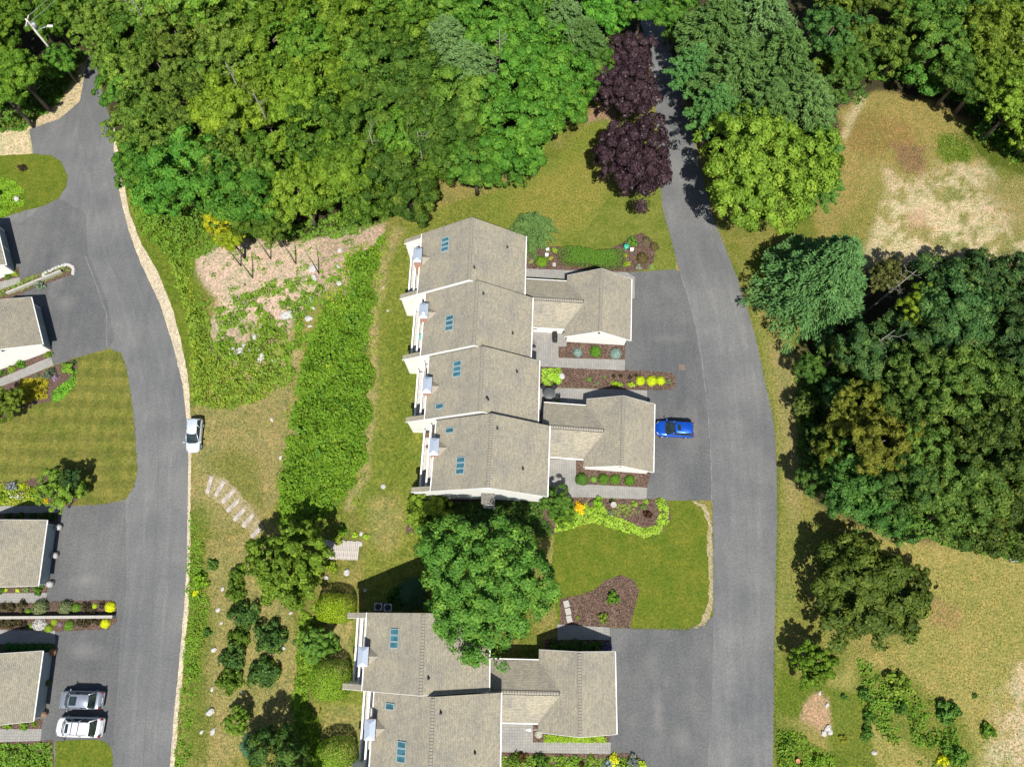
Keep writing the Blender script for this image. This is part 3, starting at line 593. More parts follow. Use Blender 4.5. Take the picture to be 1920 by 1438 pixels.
for pl in ([(980, 504), (1175, 511), (1190, 520), (1190, 560), (980, 560)], [(990, 618), (1062, 620), (1062, 650), (1047, 650), (1047, 671), (1172, 675), (1171, 695), (1066, 690), (1012, 687), (990, 680)],
        [(1008, 727), (1066, 728), (1213, 732), (1214, 800), (1008, 800)], [(1020, 860), (1080, 862), (1080, 907), (1213, 914), (1212, 936), (1040, 931), (1020, 925)],
        [(1045, 1170), (1143, 1176), (1143, 1199), (1045, 1199)], [(930, 1350), (999, 1352), (999, 1391), (1145, 1391), (1145, 1413), (930, 1409)],
        [(-100, 753), (-100, 730), (0, 710), (96, 669), (101, 685), (0, 726)], [(-100, 1113), (89, 1111), (86, 1129), (-100, 1131)], [(-100, 1179), (104, 1182), (104, 1206), (-100, 1208)],
        [(-100, 1367), (79, 1366), (77, 1388), (-100, 1394)], [(-100, 950), (113, 947), (111, 961), (-100, 964)], [(-60, 555), (-60, 538), (0, 529), (37, 520), (39, 531), (0, 544)]):
    sheet('paved_walk', pl, PAVER, .056)
# oil-stain free light patches, drain, covers
def px_obj(name, px, py, m, mb, label, cat, rz=0, z=0., group=None, bevel=0):
    x, y, gz = G(px, py); return tag(mb.build(name, m, None, (x, y, gz+z), rz, bevel), label, cat, group)
x, y, gz = G(1278.5, 689)
t = empty('storm_drain', (x, y, gz+.034), 0, 'rusty square storm drain grate set in the driveway asphalt', 'storm drain')
MB().box(-.36, .36, -.36, .36, 0, .015).build('frame', speck('dark_frame', [(.3, (.10, .09, .08)), (.7, (.2, .17, .14))], 6.), t)
mb = MB()
for i in range(7): mb.box(-.31, .31, -.31+i*.09, -.265+i*.09, .016, .03)
mb.build('grate', speck('rusty_iron', [(.3, (.09, .07, .06)), (.7, (.24, .17, .12))], 6.), t)
px_obj('manhole_cover', 718.5, 912, CONC, MB().lathe([(.28, 0), (.30, .03), (.24, .05), (.02, .055)], 20), 'round pale concrete cover in the back lawn beside the southernmost house of the long row', 'manhole cover')

# ------------------------------------------------------------------ buildings
S_ = .66
def caps(y0, y1, zr, s=S_, x=0., w=.17, along='y'):
    mb = MB(); n = int((y1-y0)/.27)
    for i in range(n):
        a = y0+i*(y1-y0)/n; b = a+(y1-y0)/n-.045; z = .035
        pr = [(x-w, zr-w*s+z), (x, zr+z), (x+w, zr-w*s+z), (x+w, zr-w*s-.03), (x, zr-.03), (x-w, zr-w*s-.03)]
        if along == 'y': mb.prism(pr, a, b)
        else: mb.prismx([(p, q) for p, q in pr], a, b)
    return mb
def under(y0, y1, zr, s=S_, x=0., w=.195, along='y'):
    pr = [(x-w, zr-w*s+.012), (x, zr+.012), (x+w, zr-w*s+.012), (x+w, zr-w*s-.03), (x, zr-.03), (x-w, zr-w*s-.03)]
    mb = MB(); (mb.prism if along == 'y' else mb.prismx)(pr, y0, y1); return mb
def slopebox(mb, x, y, dx, dy, s, zr, h0, h1):
    """box lying on the roof plane: centre x, y in plan; side of the ridge from sign of x"""
    sg = -1 if x < 0 else 1
    v = []
    for hh in (h0, h1):
        for yy in (y-dy, y+dy):
            for xx in (x-dx, x+dx): v.append((xx, yy, zr-abs(xx)*s+hh))
    return mb.add(v, [(0, 2, 3, 1), (4, 5, 7, 6), (0, 1, 5, 4), (2, 6, 7, 3), (0, 4, 6, 2), (1, 3, 7, 5)])
class Unit: pass
ZR, ER, EL, FT = 9.0, 6.2, 6.15, 8.45
def townhouse(a, b, label, fin_n=False, fin_s=True, gzl=-1.9):
    """a, b: picture points of the ridge ends (height 9 m)"""
    ax, ay = P(*a, ZR); bx, by = P(*b, ZR); L = math.hypot(ax-bx, ay-by); yaw = math.atan2(ax-bx, ay-by)
    u = Unit(); u.x, u.y, u.yaw, u.L, u.zr, u.s = ax, ay, yaw, L, ZR, S_
    t = empty('townhouse', (ax, ay, 0), -yaw, label, 'townhouse', 'attached townhouses'); u.t = t
    z = lambda x: ZR-abs(x)*S_
    # roof slab
    MB().prism([(-EL, z(EL)), (0, ZR), (ER, z(ER)), (ER, z(ER)-.2), (0, ZR-.2), (-EL, z(EL)-.2)], -L, 0).build('roof', ROOF, t)
    under(-L+.1, -.1, ZR).build('ridge_strip', DARK, t); caps(-L+.12, -.12, ZR).build('ridge_cap', CAP, t)
    # walls
    MB().prism([(-5.55, z(5.55)-.22), (0, ZR-.22), (5.75, z(5.75)-.22), (5.75, -.3), (-5.55, -2.4)], -L+.12, -.12).build('wall', WHITE, t)
    MB().box(ER-.02, ER+.10, -L, 0, z(ER)-.17, z(ER)-.03).build('gutter', TRIM, t)
    MB().box(-EL-.10, -EL+.02, -L, 0, z(EL)-.17, z(EL)-.03).build('gutter', TRIM, t)
    MB().box(-EL, ER, -L-.03, -L, 0, 0).v
    mb = MB()
    for y0 in (-L-.035,):
        mb.prism([(-EL, z(EL)-.01), (0, ZR-.01), (ER, z(ER)-.01), (ER, z(ER)-.26), (0, ZR-.26), (-EL, z(EL)-.26)], y0, y0+.03)
    mb.build('rake_board', TRIM, t)
    fins = ([(-.55, -.02)] if fin_n else [])+([(-L, -L+.53)] if fin_s else [])
    for y0, y1 in fins:
        MB().prism([(-FT, z(FT)), (-EL+.01, z(EL)+.002), (-EL+.01, z(EL)-.2), (-FT, z(FT)-.2)], y0, y1).build('fin_roof', ROOF, t)
        MB().prism([(-FT+.12, z(FT-.12)-.2), (-5.5, z(5.5)-.2), (-5.5, -2.4), (-FT+.12, -2.4)], y0+.1, y1-.1).build('fin_wall', WHITE, t)
        MB().prism([(-FT-.03, z(FT+.03)-.01), (-EL, z(EL)-.01), (-EL, z(EL)-.26), (-FT-.03, z(FT)-.28)], y0-.03, y0).build('rake_board', TRIM, t)
    # decks between the fins
    ya, yb = (-L+.55, -.55 if fin_n else -.1)
    n = int((yb-ya)/.145); me = None
    for (x0, x1, zz, nm) in ((-8.0, -5.5, -.35, 'lower_deck'), (-6.95, -5.5, 2.45, 'balcony')):
        MB().box(x0, x1, ya, yb, zz-.25, zz-.035).build(nm, TRIM, t)
        mb = MB(); k = int((x1-x0)/.14)
        for i in range(k): mb.box(x0+i*(x1-x0)/k, x0+(i+1)*(x1-x0)/k-.012, ya, yb, zz-.033, zz)
        d = mb.build('deck_boards', DECKM, t); d['kind'] = 'stuff'
        r = MB(); r.box(x0-.02, x0+.16, ya, yb, zz+.98, zz+1.05).box(x0+.03, x0+.10, ya, yb, zz+.08, zz+.13)
        r.build('railing', TRIM, t)
        r = MB(); q = int((yb-ya)/.13)
        for i in range(q): r.box(x0+.045, x0+.085, ya+i*.13, ya+i*.13+.04, zz+.13, zz+.98)
        r = r.build('balusters', TRIM, t); r['kind'] = 'stuff'
        r = MB().box(x0, x0+.12, 0, .12, (-2.3 if nm == 'lower_deck' else -.35), zz+.98).mesh('post')
        for i in range(3): inst(r, 'post', TRIM, t, (0, ya+(yb-ya-.12)*i/2, 0))
    # glazed doors on the deck wall
    for yy in (.28, .66):
        for z0 in (-.3, 2.5):
            MB().box(-5.60, -5.54, -L*yy-1.0, -L*yy+1.0, z0, z0+2.05).build('window', WGLASS, t)
    # front windows under the right eave
    for yy in (.3, .7): MB().box(5.74, 5.79, -L*yy-.55, -L*yy+.55, 3.2, 4.3).build('window', WGLASS, t)
    return u
def loc(u, px, py, zf=None, z=None):
    zz = u.zr-1 if z is None else z
    for _ in range(25):
        x, y = P(px, py, zz); dx, dy = x-u.x, y-u.y; c, s = math.cos(u.yaw), math.sin(u.yaw)
        lx, ly = c*dx-s*dy, s*dx+c*dy
        if z is not None: break
        zz = u.zr-abs(lx)*u.s
    return lx, ly
def skylight(u, px, py, n, dx=.46, pitch=.60):
    lx, ly = loc(u, px, py)
    for i in range(n):
        yy = ly-(i-(n-1)/2)*pitch; mb = MB()
        f, w = .06, pitch/2-.015
        slopebox(mb, lx-dx+f/2, yy, f/2, w, u.s, u.zr, .0, .12); slopebox(mb, lx+dx-f/2, yy, f/2, w, u.s, u.zr, .0, .12)
        slopebox(mb, lx, yy-w+f/2, dx-f, f/2, u.s, u.zr, .0, .12); slopebox(mb, lx, yy+w-f/2, dx-f, f/2, u.s, u.zr, .0, .12)
        s = mb.build('skylight', SKF, u.t)
        slopebox(MB(), lx, yy, dx-f, w-f, u.s, u.zr, .01, .075).build('pane', GLASS, s)
def chimney(u, px, py, w=.42, l=.82, top=6.5):
    lx, ly = loc(u, px, py, z=top)
    c = MB().box(lx-w, lx+w, ly-l, ly+l, -2.4, top-.35).build('chimney', BRICK, u.t)
    m = MB(); m.box(lx-w-.06, lx+w+.06, ly-l-.06, ly+l+.06, top-.35, top-.12)
    a = [(lx-w-.09, ly-l-.09, top-.12), (lx+w+.09, ly-l-.09, top-.12), (lx+w+.09, ly+l+.09, top-.12), (lx-w-.09, ly+l+.09, top-.12), (lx, ly-l*.62, top+.06), (lx, ly+l*.62, top+.06)]
    m.add(a, [(0, 3, 2, 1), (0, 1, 4), (1, 2, 5, 4), (2, 3, 5), (3, 0, 4, 5)])
    m.build('chimney_cap', METAL, c)
    # little cricket roof behind the chimney
    k = MB(); zz = lambda x: u.zr-abs(x)*u.s
    x0, x1 = lx+w, lx+w+1.0; zh = zz(x1)+.03
    if x0 < -EL: x0 = -EL+.02
    k.add([(x0, ly-l, zz(x0)+.01), (x0, ly+l, zz(x0)+.01), (x0, ly, zh), (x1, ly, zh)], [(0, 3, 2), (2, 3, 1), (0, 2, 1)])
    k.build('cricket', CAP, u.t)
def vent(u, px, py, h=.42, r=.07):
    lx, ly = loc(u, px, py); z = u.zr-abs(lx)*u.s
    MB().lathe([(r*2.2, -.05), (r*2.2, .04), (r, .06), (r, h)], 10, (lx, ly, z)).build('vent_pipe', BLACK, u.t)
uA = townhouse((885, 407), (879, 524.5), 'northernmost townhouse of the long row, nearest the north wood', fin_n=True)
uB = townhouse((895, 525.5), (888, 647), 'second townhouse from the north in the long row, vent pot on its chimney')
uC = townhouse((905, 648.5), (899, 771), 'third townhouse from the north in the long row')
uD = townhouse((922, 775), (914, 914), 'southernmost townhouse of the long row, its white gable facing the big maple')
uE = townhouse((794, 1149), (788, 1304), 'upper townhouse of the lower row, partly under the big maple crown', fin_n=True)
uF = townhouse((812, 1306), (805, 1475), 'last townhouse at the bottom edge of the photo, south of the lower row')
for u, l in ((uA, [(834.5, 459, 3)]), (uB, [(842.5, 606, 3)]), (uC, [(857, 692, 3), (824, 762, 1)]), (uD, [(843, 807, 1), (863, 873, 3)]), (uE, [(739.5, 1196.5, 3)]), (uF, [(731, 1324, 1), (752.5, 1409, 3)])):
    for a in l: skylight(u, *a)
for u, p in ((uA, (782.5, 477)), (uB, (794, 581.5)), (uC, (800.5, 721)), (uD, (813.5, 836.5)), (uE, (680, 1231)), (uF, (693, 1368))): chimney(u, *p)
for u, px, py in ((uA, 889, 502), (uA, 951, 464), (uB, 906, 551), (uB, 961, 625), (uC, 915, 749), (uC, 969, 697), (uD, 932, 803), (uD, 980, 879), (uE, 876, 1192), (uE, 803, 1271), (uF, 826, 1336), (uF, 890, 1411)): vent(u, px, py)
vent(uC, 912, 745, .2, .08); vent(uD, 980, 877, .3, .05)
lx, ly = loc(uB, 794.5, 588, z=6.4); MB().lathe([(.16, 6.35), (.17, 6.7), (.1, 6.75), (.05, 6.95)], 12, (lx, ly, 0)).build('vent_pot', TRIM, uB.t)
# gable bump-out, gable window on the south end of the long row
lx = -.05; MB().box(lx-.62, lx+.62, -uD.L-.95, -uD.L+.05, -.3, 4.5).build('chimney_stack', STONE, uD.t)
MB().box(lx-.72, lx+.72, -uD.L-1.05, -uD.L+.1, 4.5, 4.62).build('stack_top', speck('dark_gravel_top', [(.35, (.06, .06, .055)), (.65, (.22, .21, .19))], 9.), uD.t)
f = MB().box(-.6, .6, -uD.L-.03+.13, -uD.L+.06, 7.3, 7.75).build('gable_window', TRIM, uD.t); MB().box(-.54, .54, -uD.L+.085, -uD.L+.099, 7.34, 7.70).build('pane', WGLASS, f)

def garage(a, b, label, hl=3.9, hr=3.85, zr=4.6, ze=2.3, conn=None, door='white', g0=0., wall=None, doors=True, group='garages', yaw=None, L=None, ridge_xy=None):
    if ridge_xy is None:
        ax, ay = P(*a, zr+g0); bx, by = P(*b, zr+g0); L = math.hypot(ax-bx, ay-by); yaw = math.atan2(ax-bx, ay-by)
    else: ax, ay = ridge_xy
    wall = wall or WHITE; s = (zr-ze)/hr
    t = empty('garage', (ax, ay, g0), -yaw, label, 'garage', group)
    u = Unit(); u.x, u.y, u.yaw, u.L, u.zr, u.s, u.t = ax, ay, yaw, L, zr, s, t
    z = lambda x: zr-abs(x)*s
    MB().prism([(-hl, z(hl)), (0, zr), (hr, z(hr)), (hr, z(hr)-.16), (0, zr-.16), (-hl, z(hl)-.16)], -L, 0).build('roof', ROOF, t)
    under(-L+.1, -.1, zr, s).build('ridge_strip', DARK, t); caps(-L+.12, -.12, zr, s).build('ridge_cap', CAP, t)
    wl, wr = hl-.35, hr-.42
    MB().prism([(-wl, z(wl)-.17), (0, zr-.17), (wr, z(wr)-.17), (wr, -.2), (-wl, -.2)], -L+.22, -.22).build('wall', wall, t)
    for y0 in (-L-.032, .004):
        MB().prism([(-hl, z(hl)-.01), (0, zr-.01), (hr, z(hr)-.01), (hr, z(hr)-.2), (0, zr-.2), (-hl, z(hl)-.2)], y0, y0+.028).build('rake_board', TRIM, t)
    MB().box(hr-.02, hr+.09, -L, 0, z(hr)-.15, z(hr)-.03).build('gutter', TRIM, t)
    dm = GDOORW if door == 'white' else GDOOR
    for k in (0, 1):
        yc = -L*(.28+.44*k); d = None
        MB().box(wr-.0, wr+.03, yc-1.42, yc+1.42, -.1, 2.05).build('door_frame', TRIM if door == 'white' else GREYW, t)
        d = MB().box(wr+.031, wr+.05, yc-1.3, yc+1.3, 0, 1.95).build('garage_door', dm, t)
        mb = MB()
        for r in range(4):
            for c in range(4): mb.box(wr+.051, wr+.066, yc-1.24+c*.63, yc-1.24+c*.63+.55, .08+r*.47, .08+r*.47+.38)
        mb.build('door_panels', dm, d)
    f = MB().lathe([(.12, 0), (.12, .05), (.04, .1)], 8).build('gable_lamp', BLACK, t, (0, -L+.12, zr-.9))
    if conn:
        yc, hw, xw, zc, zec = conn; sc_ = (zc-zec)/hw
        zz = lambda y: zc-abs(y-yc)*sc_
        MB().prismx([(yc-hw, zec), (yc, zc), (yc+hw, zec), (yc+hw, zec-.14), (yc, zc-.14), (yc-hw, zec-.14)], xw, -1.2).build('link_roof', ROOFX, t)
        under(xw+.1, -1.9, zc, sc_, yc, .24, 'x').build('ridge_strip', DARK, t); caps(xw+.1, -1.95, zc, sc_, yc, .17, 'x').build('ridge_cap', CAP, t)
        MB().prismx([(yc-hw+.3, zz(yc-hw+.3)-.15), (yc, zc-.15), (yc+hw-.3, zz(yc+hw-.3)-.15), (yc+hw-.3, -.2), (yc-hw+.3, -.2)], xw, -wl+.1).build('link_wall', WHITE, t)
        MB().box(xw, -hl, yc-hw-.09, yc-hw+.02, zec-.14, zec-.02).build('gutter', TRIM, t)
        MB().box(xw, -hl, yc+hw-.02, yc+hw+.09, zec-.14, zec-.02).build('gutter', TRIM, t)
        for xx in (-5.4, -7.6):
            for yy in (yc-hw+.27, yc+hw-.33): MB().box(xx-.45, xx+.45, yy, yy+.06, .9 if xx < -6 else 0., 1.95).build('window' if xx < -6 else 'entry_door', WGLASS if xx < -6 else TRIM, t)
    return u
g1 = garage((1128.5, 503.5), (1125, 621), 'northern garage with a link roof to the long row, behind the long clipped hedge', conn=(-3.85, 3.1, -8.8, 3.6, 2.2))
g2 = garage((1169.5, 742), (1165.5, 873), 'garage beside the blue car, linked to the south half of the long row', conn=(-3.85, 3.1, -8.7, 3.6, 2.2))
g3 = garage((1086.5, 1222), (1087.5, 1382), 'garage of the lower row with a link roof, south of the big maple', hl=3.95, conn=(-3.95, 2.95, -8.9, 3.6, 2.2))
def ridge_from_eave(n, s, hr, yaw):
    ax, ay = P(*n, -.7+.0); bx, by = P(*s, -.7); L = math.hypot(ax-bx, ay-by)
    return (ax-hr*math.cos(yaw), ay+hr*math.sin(yaw)), L
for n, s, yw, lb in (((88, 975), (71, 1098), -3.4, 'left garage with white flower pots beside its grey doors'), ((80, 1220), (62, 1352), -3., 'left garage at bottom with two cars parked before it'), ((58, 557), (80, 645), -23.4, 'left garage turned at an angle, below the narrow planted island')):
    yw = math.radians(yw); r, L = ridge_from_eave(n, s, 3.85, yw)
    garage(None, None, lb, g0=-3.0, door='grey', wall=GREYW if 'angle' not in lb else WHITE, yaw=yw, L=L, ridge_xy=r, group='garages of the left street')
yw = math.radians(-23.4); ex, ey = P(11, 496, -.7); L = 7.2; nx_, ny_ = ex+math.sin(yw)*L, ey+math.cos(yw)*L
garage(None, None, 'garage cut off by the left edge of the photo, the northernmost of the left street', g0=-3.0, door='grey', wall=WHITE, yaw=yw, L=L, ridge_xy=(nx_-3.85*math.cos(yw), ny_+3.85*math.sin(yw)), group='garages of the left street')

# ------------------------------------------------------------------ vehicles
def car(px, py, head, L, W, Hh, col, label, metal=.3, roofx=(-.42, .12), hoodx=.26, rails=False, crossbars=False, sun=None, rg=.055, name='parked_car'):
    """head: compass heading of the nose, radians from +x anticlockwise"""
    x, y, gz = G(px, py, Hh*.5)
    t = empty(name, (x, y, gz+.045), head, label, 'car', 'parked cars')
    pm = paint('car_paint', col, metal); hw = W/2; hb = Hh*.60
    st = [(-.5, .80, .36, .50), (-.492, .90, .28, .56), (-.46, .965, .22, hb*.97), (-.40, .99, .20, hb), (-.2, 1., .20, hb), (.0, 1., .20, hb), (.2, 1., .20, hb*.99), (.30, .99, .20, hb*.955), (.40, .955, .20, hb*.89), (.445, .86, .22, hb*.80), (.480, .70, .26, hb*.70), (.5, .46, .34, hb*.55)]
    V = []; 
    for fx, fw, z0, z1 in st:
        w = hw*fw
        V += [(fx*L, -w*.90, z0), (fx*L, -w, z0+.14), (fx*L, -w, (z0+z1)/2), (fx*L, -w*.975, z1-.12), (fx*L, -w*.86, z1-.015), (fx*L, -w*.45, z1+.012), (fx*L, 0, z1+.018),
              (fx*L, w*.45, z1+.012), (fx*L, w*.86, z1-.015), (fx*L, w*.975, z1-.12), (fx*L, w, (z0+z1)/2), (fx*L, w, z0+.14), (fx*L, w*.90, z0)]
    n = 13; Fs = [(i*n+j, i*n+(j+1) % n, (i+1)*n+(j+1) % n, (i+1)*n+j) for i in range(len(st)-1) for j in range(n)]
    Fs += [tuple(range(n-1, -1, -1)), tuple(range((len(st)-1)*n, len(st)*n))]
    b = MB(); b.add(V, Fs, True); body = b.build('body', pm, t)
    sd = body.modifiers.new('s', 'SUBSURF'); sd.levels = sd.render_levels = 1
    r0, r1 = roofx[0]*L, roofx[1]*L; g0, g1 = (roofx[0]-rg)*L, hoodx*L
    def ring(x0, x1, w0, w1, z, c=.14):
        return [(x0, -w0+c, z), (x0+c, -w0, z), (x1-c, -w1, z), (x1, -w1+c*2, z), (x1+.05, 0, z), (x1, w1-c*2, z), (x1-c, w1, z), (x0+c, w0, z), (x0, w0-c, z), (x0-.04, 0, z)]
    a = ring(g0, g1, hw*.86, hw*.86, hb-.02); c = ring(r0, r1, hw*.68, hw*.70, Hh-.05)
    b = MB(); b.add(a+c, [(i, (i+1) % 10, (i+1) % 10+10, i+10) for i in range(10)]+[tuple(range(10, 20))], False)
    cab = b.build('cabin_glass', CGLASS, t)
    tp = ring(r0+.02, r1-.04, hw*.675, hw*.69, Hh-.055); t2 = ring(r0+.10, r1-.13, hw*.60, hw*.61, Hh-.005)
    b = MB(); b.add(tp+t2, [(i, (i+1) % 10, (i+1) % 10+10, i+10) for i in range(10)]+[tuple(range(10, 20))], True); b.build('roof', pm, t)
    # pillars
    for s in (-1, 1):
        b = MB()
        b.tube([(g1-.15, s*hw*.85, hb), (r1-.14, s*hw*.695, Hh-.05)], [.045, .04], 6)
        b.tube([((g0+g1)/2-.3, s*hw*.865, hb), ((r0+r1)/2-.15, s*hw*.70, Hh-.05)], [.04, .035], 6)
        b.tube([(g0+.10, s*hw*.86, hb), (r0+.12, s*hw*.68, Hh-.05)], [.09, .06], 6)
        b.build('pillar', pm, t)
    for fx in (-.30, .31):
        for s in (-1, 1):
            w = empty_child('wheel', t, (fx*L, s*(hw-.10), .33))
            k = MB(); k.tube([(0, -.11, 0), (0, .12, 0)], [.33, .33], 18); k.build('tyre', BLACK, w)
            k = MB(); k.tube([(0, s*.121, 0), (0, s*.135, 0)], [.21, .2], 12); k.build('rim', METAL, w)
    for s in (-1, 1):
        MB().box((.20)*L, (.20)*L+.13, s*(hw+.02)-.02, s*(hw+.20)-.0, hb-.02, hb+.13).build('mirror', pm if metal > .2 else BLACK, t, bevel=.03) if s > 0 else MB().box((.20)*L, (.20)*L+.13, -(hw+.20), -(hw)+0.0, hb-.02, hb+.13).build('mirror', pm if metal > .2 else BLACK, t, bevel=.03)
        MB().add([(L*.470, s*hw*.50, hb*.66), (L*.435, s*hw*.78, hb*.72), (L*.40, s*hw*.90, hb*.865), (L*.435, s*hw*.60, hb*.83),
                  (L*.470, s*hw*.50, hb*.66+.05), (L*.44, s*hw*.80, hb*.72+.06), (L*.40, s*hw*.92, hb*.865+.05), (L*.435, s*hw*.60, hb*.83+.05)], [(0, 1, 2, 3), (4, 5, 6, 7), (0, 1, 5, 4), (1, 2, 6, 5), (2, 3, 7, 6), (3, 0, 4, 7)]).build('headlight', LAMPG, t)
        MB().box(-L*.490, -L*.455, min(s*hw*.74, s*hw*.93), max(s*hw*.74, s*hw*.93), hb*.70, hb*.97).build('taillight', REDL, t, bevel=.02)
        if rails:
            MB().tube([(r0+.2, s*hw*.60, Hh), (r0+.35, s*hw*.60, Hh+.06), (r1-.4, s*hw*.60, Hh+.06), (r1-.25, s*hw*.60, Hh)], [.022]*4, 6).build('roof_rail', STEEL, t)
    b = MB().box(-L*.505, -L*.49, -hw*.8, hw*.8, .38, .52); b.build('rear_bumper', pm if not crossbars else STEEL, t, bevel=.02)
    MB().box(-L*.497, -L*.49, -.26, .26, .62, .74).build('number_plate', TRIM, t)
    if crossbars:
        for xx in (.04, -.10): MB().box(xx*L-.03, xx*L+.03, -hw*.62, hw*.62, Hh+.04, Hh+.065).build('crossbar', BLACK, t)
    if sun: MB().box(sun[0]*L, sun[1]*L, -hw*sun[2], hw*sun[2], Hh-.02, Hh+.006).build('sunroof', CGLASS, t, bevel=.01)
    MB().box(g1-.02, g1+.03, -hw*.5, hw*.5, hb-.012, hb+.03).build('wiper', BLACK, t)
    return t
def empty_child(name, parent, loc):
    o = bpy.data.objects.new(name, None); o.location = loc; o.empty_display_size = .2; return link(o, parent)
LAMPG = glassm('headlamp_lens', (.45, .48, .5), .15); REDL = glassm('tail_lens', (.35, .01, .012), .2)
R_ = math.radians
car(1265, 804, R_(180-3.0), 4.45, 1.86, 1.62, (.006, .085, .52), 'bright blue hatchback SUV parked nose-in before the middle garage door', .45, (-.42, .03), .25, sun=(-.12, -.04, .40))
car(150, 1312, R_(180-1), 4.75, 1.85, 1.66, (.30, .33, .38), 'grey SUV with a large dark sunroof, parked above the white SUV', .5, (-.28, .18), .30, sun=(-.02, .14, .48), rg=.10)
car(147, 1363, R_(180-1.5), 4.95, 1.98, 1.86, (.72, .74, .76), 'white SUV with black roof crossbars parked next to the lower left lawn', .2, (-.33, .205), .32, rails=True, crossbars=True, sun=(.11, .175, .45), rg=.075)
car(363.5, 816, R_(-90+2.5), 4.15, 1.74, 1.5, (.60, .66, .74), 'silver compact car parked on the verge of the left street', .35, (-.44, .01), .24)

# ------------------------------------------------------------------ wood and single trees
OAK = (.062, .108, .016); LITE = (.090, .128, .026); YEL = (.150, .170, .018); DARK_ = (.034, .070, .018); GRN = (.052, .118, .020); OLI = (.056, .080, .020); BLG = (.038, .072, .030)
PIN = (.078, .125, .062); PIN2 = (.055, .096, .036); PUR = (.044, .028, .031)
def wood(region, excl, rows, colf, prefix, Hf, Rf, sx=76, kinds=None, where=''):
    grid = []
    y = min(p[1] for p in region)
    k = 0
    for yy in rows:
        xs = np.arange(min(p[0] for p in region)+(k % 2)*sx/2, max(p[0] for p in region), sx); k += 1; row = []
        for xx in xs:
            a, b = xx+rnd.uniform(-14, 14), yy+rnd.uniform(-12, 12)
            if sdist(region, np.array([a]), np.array([b]))[0] < 0: continue
            if any(math.hypot(a-e[0], b-e[1]) < e[2] for e in excl): continue
            row.append((a, b))
        grid.append((yy, sorted(row)))
    for ri, (yy, row) in enumerate(grid):
        for i, (a, b) in enumerate(row):
            c, cn, kd = colf(a, b)
            j = rnd.choice([.70, .84, .97, 1.1, 1.28])*rnd.uniform(.92, 1.08); g = rnd.uniform(-.14, .10)
            c = (c[0]*j*(1+g), c[1]*j, c[2]*j)
            pos = '%s from left in %s row from top, %s' % (ORD[i], ORD[ri], where)
            tree(a, b, Hf(a, b)*rnd.choice([.78, .92, 1.05, 1.15]), Rf(a, b)*rnd.uniform(.86, 1.06), kd, c, '%s, %s' % (cn, pos), group='trees of the '+where)
NF = [(205, -90), (1175, -90), (1160, 40), (1120, 110), (1098, 190), (1050, 262), (985, 302), (900, 335), (830, 345), (800, 372), (700, 398), (590, 428), (470, 425), (380, 405), (300, 385), (262, 330), (240, 250), (215, 170), (190, 60)]
special = [(420, 215, 62), (560, 360, 55), (412, 405, 34), (862, 110, 72), (1010, 120, 62), (965, 235, 62), (1060, 50, 45), (1045, 175, 55), (890, 300, 45)]
def cf(a, b):
    r = rnd.random()
    if a < 480 and b < 260: return (LITE, 'olive green crown', 'fine%d' % rnd.randrange(3)) if r < .75 else (OAK, 'green crown', 'oak%d' % rnd.randrange(5))
    if a < 480: return (GRN, 'leafy green crown', 'oak%d' % rnd.randrange(5)) if r < .6 else (LITE, 'pale green crown', 'fine%d' % rnd.randrange(3))
    if a < 680 and b < 330: return ((.085, .120, .014), 'yellowish green crown', 'oak%d' % rnd.randrange(5)) if r < .6 else (OAK, 'green crown', 'fine%d' % rnd.randrange(3))
    if a > 900: return (GRN, 'fresh green crown', 'oak%d' % rnd.randrange(5))
    return ((.050, .088, .016), 'dark green crown', 'oak%d' % rnd.randrange(5)) if r < .7 else (OAK, 'green crown', 'fine%d' % rnd.randrange(3))
edge = lambda a, b: sdist(NF, np.array([a]), np.array([b]))[0]
wood(NF, special, [-60, 5, 68, 130, 190, 248, 304, 356, 404], cf, '', lambda a, b: 9+min(edge(a, b), 90)/90*6*rnd.uniform(.85, 1.1), lambda a, b: (3.5+min(edge(a, b), 60)/60*1.4)*rnd.uniform(.88, 1.15), 76, where='north wood')
for a in [(420, 215, 15, 5.4, 'oak1', (.115, .150, .016), 'yellow-green tree with bare twigs, brightest crown of the upper left wood'), (560, 362, 13, 4.4, 'maple0', (.110, .150, .02), 'yellow-green tree near the wood edge above the wood-chip clearing'),
          (412, 405, 10, 2.3, 'oak2', (.26, .22, .012), 'small bright yellow tree at the wood edge above the left clearing'), (432, 448, 8, 1.9, 'oak3', (.17, .18, .014), 'small yellow-green tree standing in the wood-chip clearing'),
          (1010, 125, 14, 6.2, 'maple0', (.052, .125, .020), 'tall fresh green maple behind the two purple trees'), (968, 240, 13.5, 6.2, 'maple1', (.050, .120, .019), 'wide fresh green maple at the wood corner above the lawn'),
          (1048, 180, 13, 4.8, 'maple0', (.050, .120, .019), 'fresh green maple touching the upper purple tree'), (890, 300, 12, 4.6, 'maple1', (.045, .100, .017), 'green maple at the wood edge north of the long row')]:
    tree(a[0], a[1], a[2], a[3], a[4], a[5], a[6])
for a in [(838, 75, 15, 4.4, PIN), (878, 128, 14, 5.0, PIN), (1055, 30, 15, 4.2, PIN), (1095, 70, 13, 3.6, PIN2)]:
    tree(a[0], a[1], a[2], a[3], 'pine%d' % rnd.randrange(3), a[4], {838: 'upper of two pale bluish pines inside the north wood', 878: 'lower of two pale bluish pines inside the north wood', 1055: 'bluish pine at the top edge left of the drive', 1095: 'small bluish pine left of the upper purple tree'}[a[0]], 'pine_tree', zf=.68)
WF = [(-60, -90), (175, -90), (175, 20), (150, 80), (118, 118), (85, 150), (50, 190), (10, 210), (-60, 220)]
